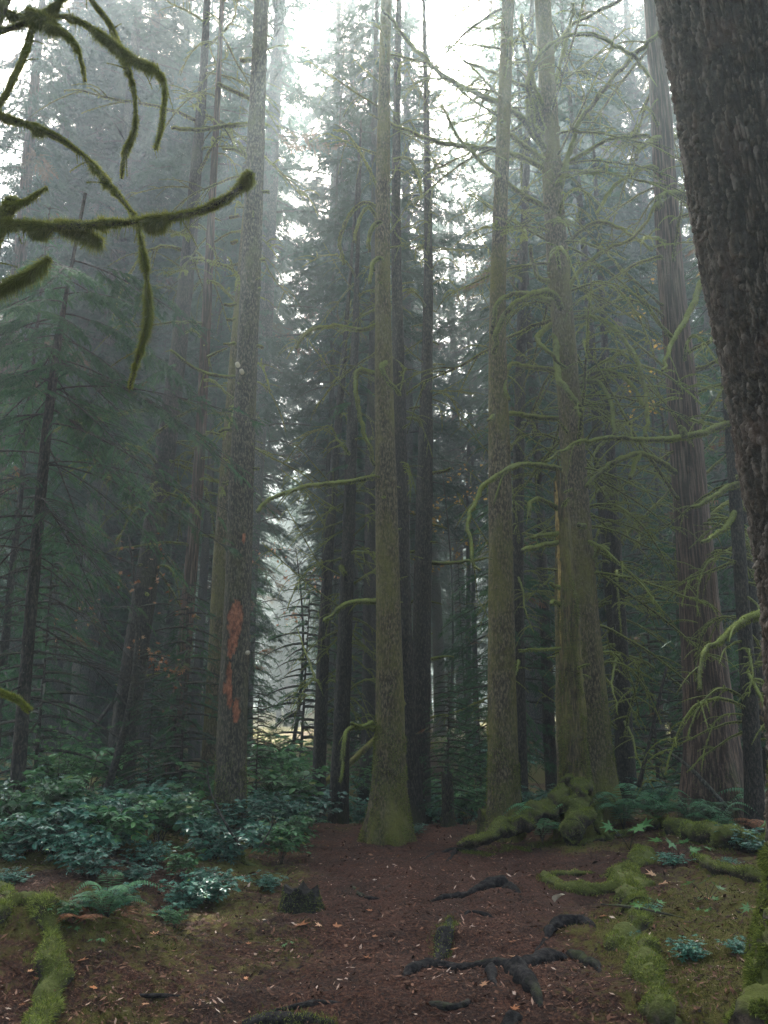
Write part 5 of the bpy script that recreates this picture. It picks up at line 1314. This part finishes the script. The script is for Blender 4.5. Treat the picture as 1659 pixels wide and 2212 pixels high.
leaf_tree('yellow_maple', 'pale yellow maple far off in the bright misty gap', 960, 24, zf(1220, 24), zf(1000, 24), 1.5, 18, M_yell, 3, .14)
leaf_tree('orange_maple', 'orange leaved maple dim in the mist right of the scarred trunk', 625, 21, zf(1350, 21), zf(1180, 21), 1.2, 8, M_orange, 4, .12)
for i, (px, D, sc, lab) in enumerate(((400, 11.6, .85, 'green hemlock sapling left at the foot of the scarred trunk'), (330, 12.2, .6, 'low feathery sapling behind the thicket below the leaning trunk'), (962, 12.4, .62, 'slim hemlock sapling with a flat topped crown behind the dead stump'), (1035, 17, .9, 'hemlock sapling in the mist left behind the smooth bent trunk'), (560, 12.6, .5, 'low sapling right behind the foot of the scarred trunk'), (650, 20, 1.4, 'misty sapling in the gap left of the twin trunks'), (1480, 13, .7, 'dark sapling behind the ferns left of the big cedar'), (1410, 16, 1.3, 'dark sapling between snag and big cedar'), (90, 12, 1.0, 'sapling at the left behind the thin dark tree'), (800, 21, 1.4, 'pale sapling behind the stout centre trunk'))):
    bg_tree('sapling', px, D, sc, lab, None, 'sapling')

# ------------------------------------------------------------------ fallen leaves one can tell apart
LG = 'fallen orange leaves on the forest floor'
def leaf_obj(px, py, sz, mat, label, seed, name='fallen_leaf', group=None):
    q = G(px, py); rng = np.random.default_rng(seed); b = B()
    place_sprays(b, [MLEAF[seed % 4]], np.array([[0, 0, .012]]), np.array([[rng.normal(), rng.normal(), .1]]), np.array([sz/FPX*math.hypot(q[1], EYE)*1.1]), rng, .15, np.array([rng.uniform(.1, 1)]), 0)
    V = np.concatenate(b.V); F = np.concatenate(b.F)
    c = B(); c.add(V, F, np.concatenate(b.A)); c.add(V-[0, 0, .002], F[:, ::-1], np.concatenate(b.A))
    o = c.build(name, mat); o.location = tuple(q+[0, 0, .004]); return tag(o, label, 'leaf', group)
leaf_obj(648, 2004, 38, M_orange, 'pink maple leaf lying on the path edge right of the rotten stump', 1)
leaf_obj(1280, 1806, 28, M_orange, 'orange maple leaf at the foot of the snag', 2)
leaf_obj(1432, 1912, 34, M_orange, 'orange red leaf below the bright green lobed plant', 3)
leaf_obj(1412, 1892, 30, M_orange, 'red leaf beside the moss cushion', 4)
leaf_obj(1532, 1946, 26, M_orange, 'pink leaf beside the pale green plant at the lower right', 6)
leaf_obj(1545, 1948, 24, M_broad, 'yellow green leaf standing beside the pink leaf', 7)
leaf_obj(1375, 1980, 26, M_broad, 'bright green leaf lying on the moss covered root', 8)
rp = np.random.default_rng(4)
for i in range(44):
    px, py = (rp.uniform(20, 560), rp.uniform(1960, 2200)) if i % 2 else (rp.uniform(620, 1600), rp.uniform(1880, 2200))
    leaf_obj(px, py, rp.uniform(10, 26), M_orange, 'small fallen leaf lying on the brown forest floor', 10+i, group=LG)
q = G(1199, 1958); b = B()
place_sprays(b, [leaf_tpl(.95, .3, .3, 6)], np.array([[0, 0, .03]]), np.array([[.5, -.3, .8]]), np.array([.11]), np.random.default_rng(1), .1, np.array([.5]), 0)
o = b.build('pale_leaf', M_pale); o.location = tuple(q); tag(o, 'pale curled leaf standing beside the mossy forked root', 'leaf')

# ------------------------------------------------------------------ litter and moss on the floor (nobody could count it)
rg = np.random.default_rng(90)
def scatter_xy(n, xlim=None):
    y = 1/rg.uniform(1/13.5, 1/3.0, n); x = rg.uniform(-.62, .62, n)*y; return x, y
def flat_bits(n, smin, smax, tilt, zoff, tintfun, wr=.45):
    x, y = scatter_xy(n); z = hgt(x, y) + .010*fbm(x*16, y*16, 0, 3, 31)
    mmk = mossmask(x, y); z = z + .03*sstep(.4, .8, mmk + .4*fbm(x*5, y*5, 0, 2, 77))
    a = rg.uniform(0, 2*np.pi, n); s_ = rg.uniform(smin, smax, n)*(.6+y*.06)
    d = np.column_stack([np.cos(a), np.sin(a), rg.normal(0, tilt, n)]); e = np.column_stack([-np.sin(a), np.cos(a), rg.normal(0, tilt, n)])
    P = np.column_stack([x, y, z+zoff+rg.uniform(0, .008, n)])
    wv = wr*rg.uniform(.5, 1.2, n)
    V = np.stack([P-d*s_[:, None], P-e*(s_*wv)[:, None], P+d*s_[:, None]*rg.uniform(.6, 1, n)[:, None], P+e*(s_*wv)[:, None]], 1).reshape(-1, 3)
    return V, np.arange(4*n).reshape(-1, 4), tintfun(x, y, n)
lb = B()
def tf(x, y, n):
    t_ = np.clip(rg.beta(1.8, 2.6, n)*.95 + .16*fbm(x*1.6, y*1.6, 0, 3, 66), 0, .95); t_ = np.where(rg.random(n) < .03, rg.uniform(.93, 1, n), t_)
    return np.repeat(t_, 4)
lb.add(*flat_bits(120000, .004, .013, .35, .002, tf)); lb.add(*flat_bits(420, .05, .22, .10, .010, lambda x, y, n: np.repeat(rg.uniform(.05, .6, n), 4), .018)); lb.add(*flat_bits(34000, .012, .032, .4, .006, tf, .35)); lb.add(*flat_bits(22000, .015, .05, .25, .004, tf, .04))
tag(lb.build('leaf_litter', M_litter, smooth=False), 'brown needles, bark chips and leaf scraps covering the path and floor', 'litter', kind='stuff')
n = 420000; x, y = scatter_xy(n); mmk = mossmask(x, y) + .35*fbm(x*3.5, y*3.5, 0, 3, 55); k = mmk > .52; x, y = x[k], y[k]; n = len(x)
z = hgt(x, y) + .010*fbm(x*16, y*16, 0, 3, 31) + .03*sstep(.4, .8, mossmask(x, y) + .4*fbm(x*5, y*5, 0, 2, 77))
P = np.column_stack([x, y, z-.004]); d = rg.normal(0, .5, (n, 3)); d[:, 2] = 1; d /= np.linalg.norm(d, axis=1)[:, None]
sd = rg.normal(0, 1, (n, 3)); sd[:, 2] *= .3; sd /= np.linalg.norm(sd, axis=1)[:, None]; ln_ = rg.uniform(.008, .028, n)[:, None]; wd = .0018*(.6+y*.12)[:, None]
mb = B(); mb.add(np.stack([P-sd*wd, P+sd*wd, P+d*ln_], 1).reshape(-1, 3), np.arange(3*n).reshape(-1, 3), np.repeat(np.clip(.35+.3*fbm(x*2, y*2, 0, 2, 9)+rg.normal(0, .12, n), 0, 1), 3))
tag(mb.build('ground_moss', M_moss, smooth=False), 'patchy olive moss covering the floor beside the path', 'moss', kind='stuff')

# ------------------------------------------------------------------ haze
hm, nt, N, L = nmat('haze')
out = N.new('ShaderNodeOutputMaterial'); pv = N.new('ShaderNodeVolumePrincipled')
pv.inputs['Color'].default_value = (.80, .95, .97, 1); pv.inputs['Density'].default_value = HAZE_DENSITY; pv.inputs['Anisotropy'].default_value = .64
L.new(pv.outputs[0], out.inputs['Volume'])
hb = B(); x0, x1, y0, y1, z0, z1 = -420, 420, -70, 610, -12, 58
c = np.array([(x, y, z) for z in (z0, z1) for y in (y0, y1) for x in (x0, x1)])
hb.add(c, [(0,2,3,1), (4,5,7,6), (0,1,5,4), (2,6,7,3), (0,4,6,2), (1,3,7,5)])
tag(hb.build('haze', hm, smooth=False), 'pale mist filling the forest', 'mist', kind='stuff')
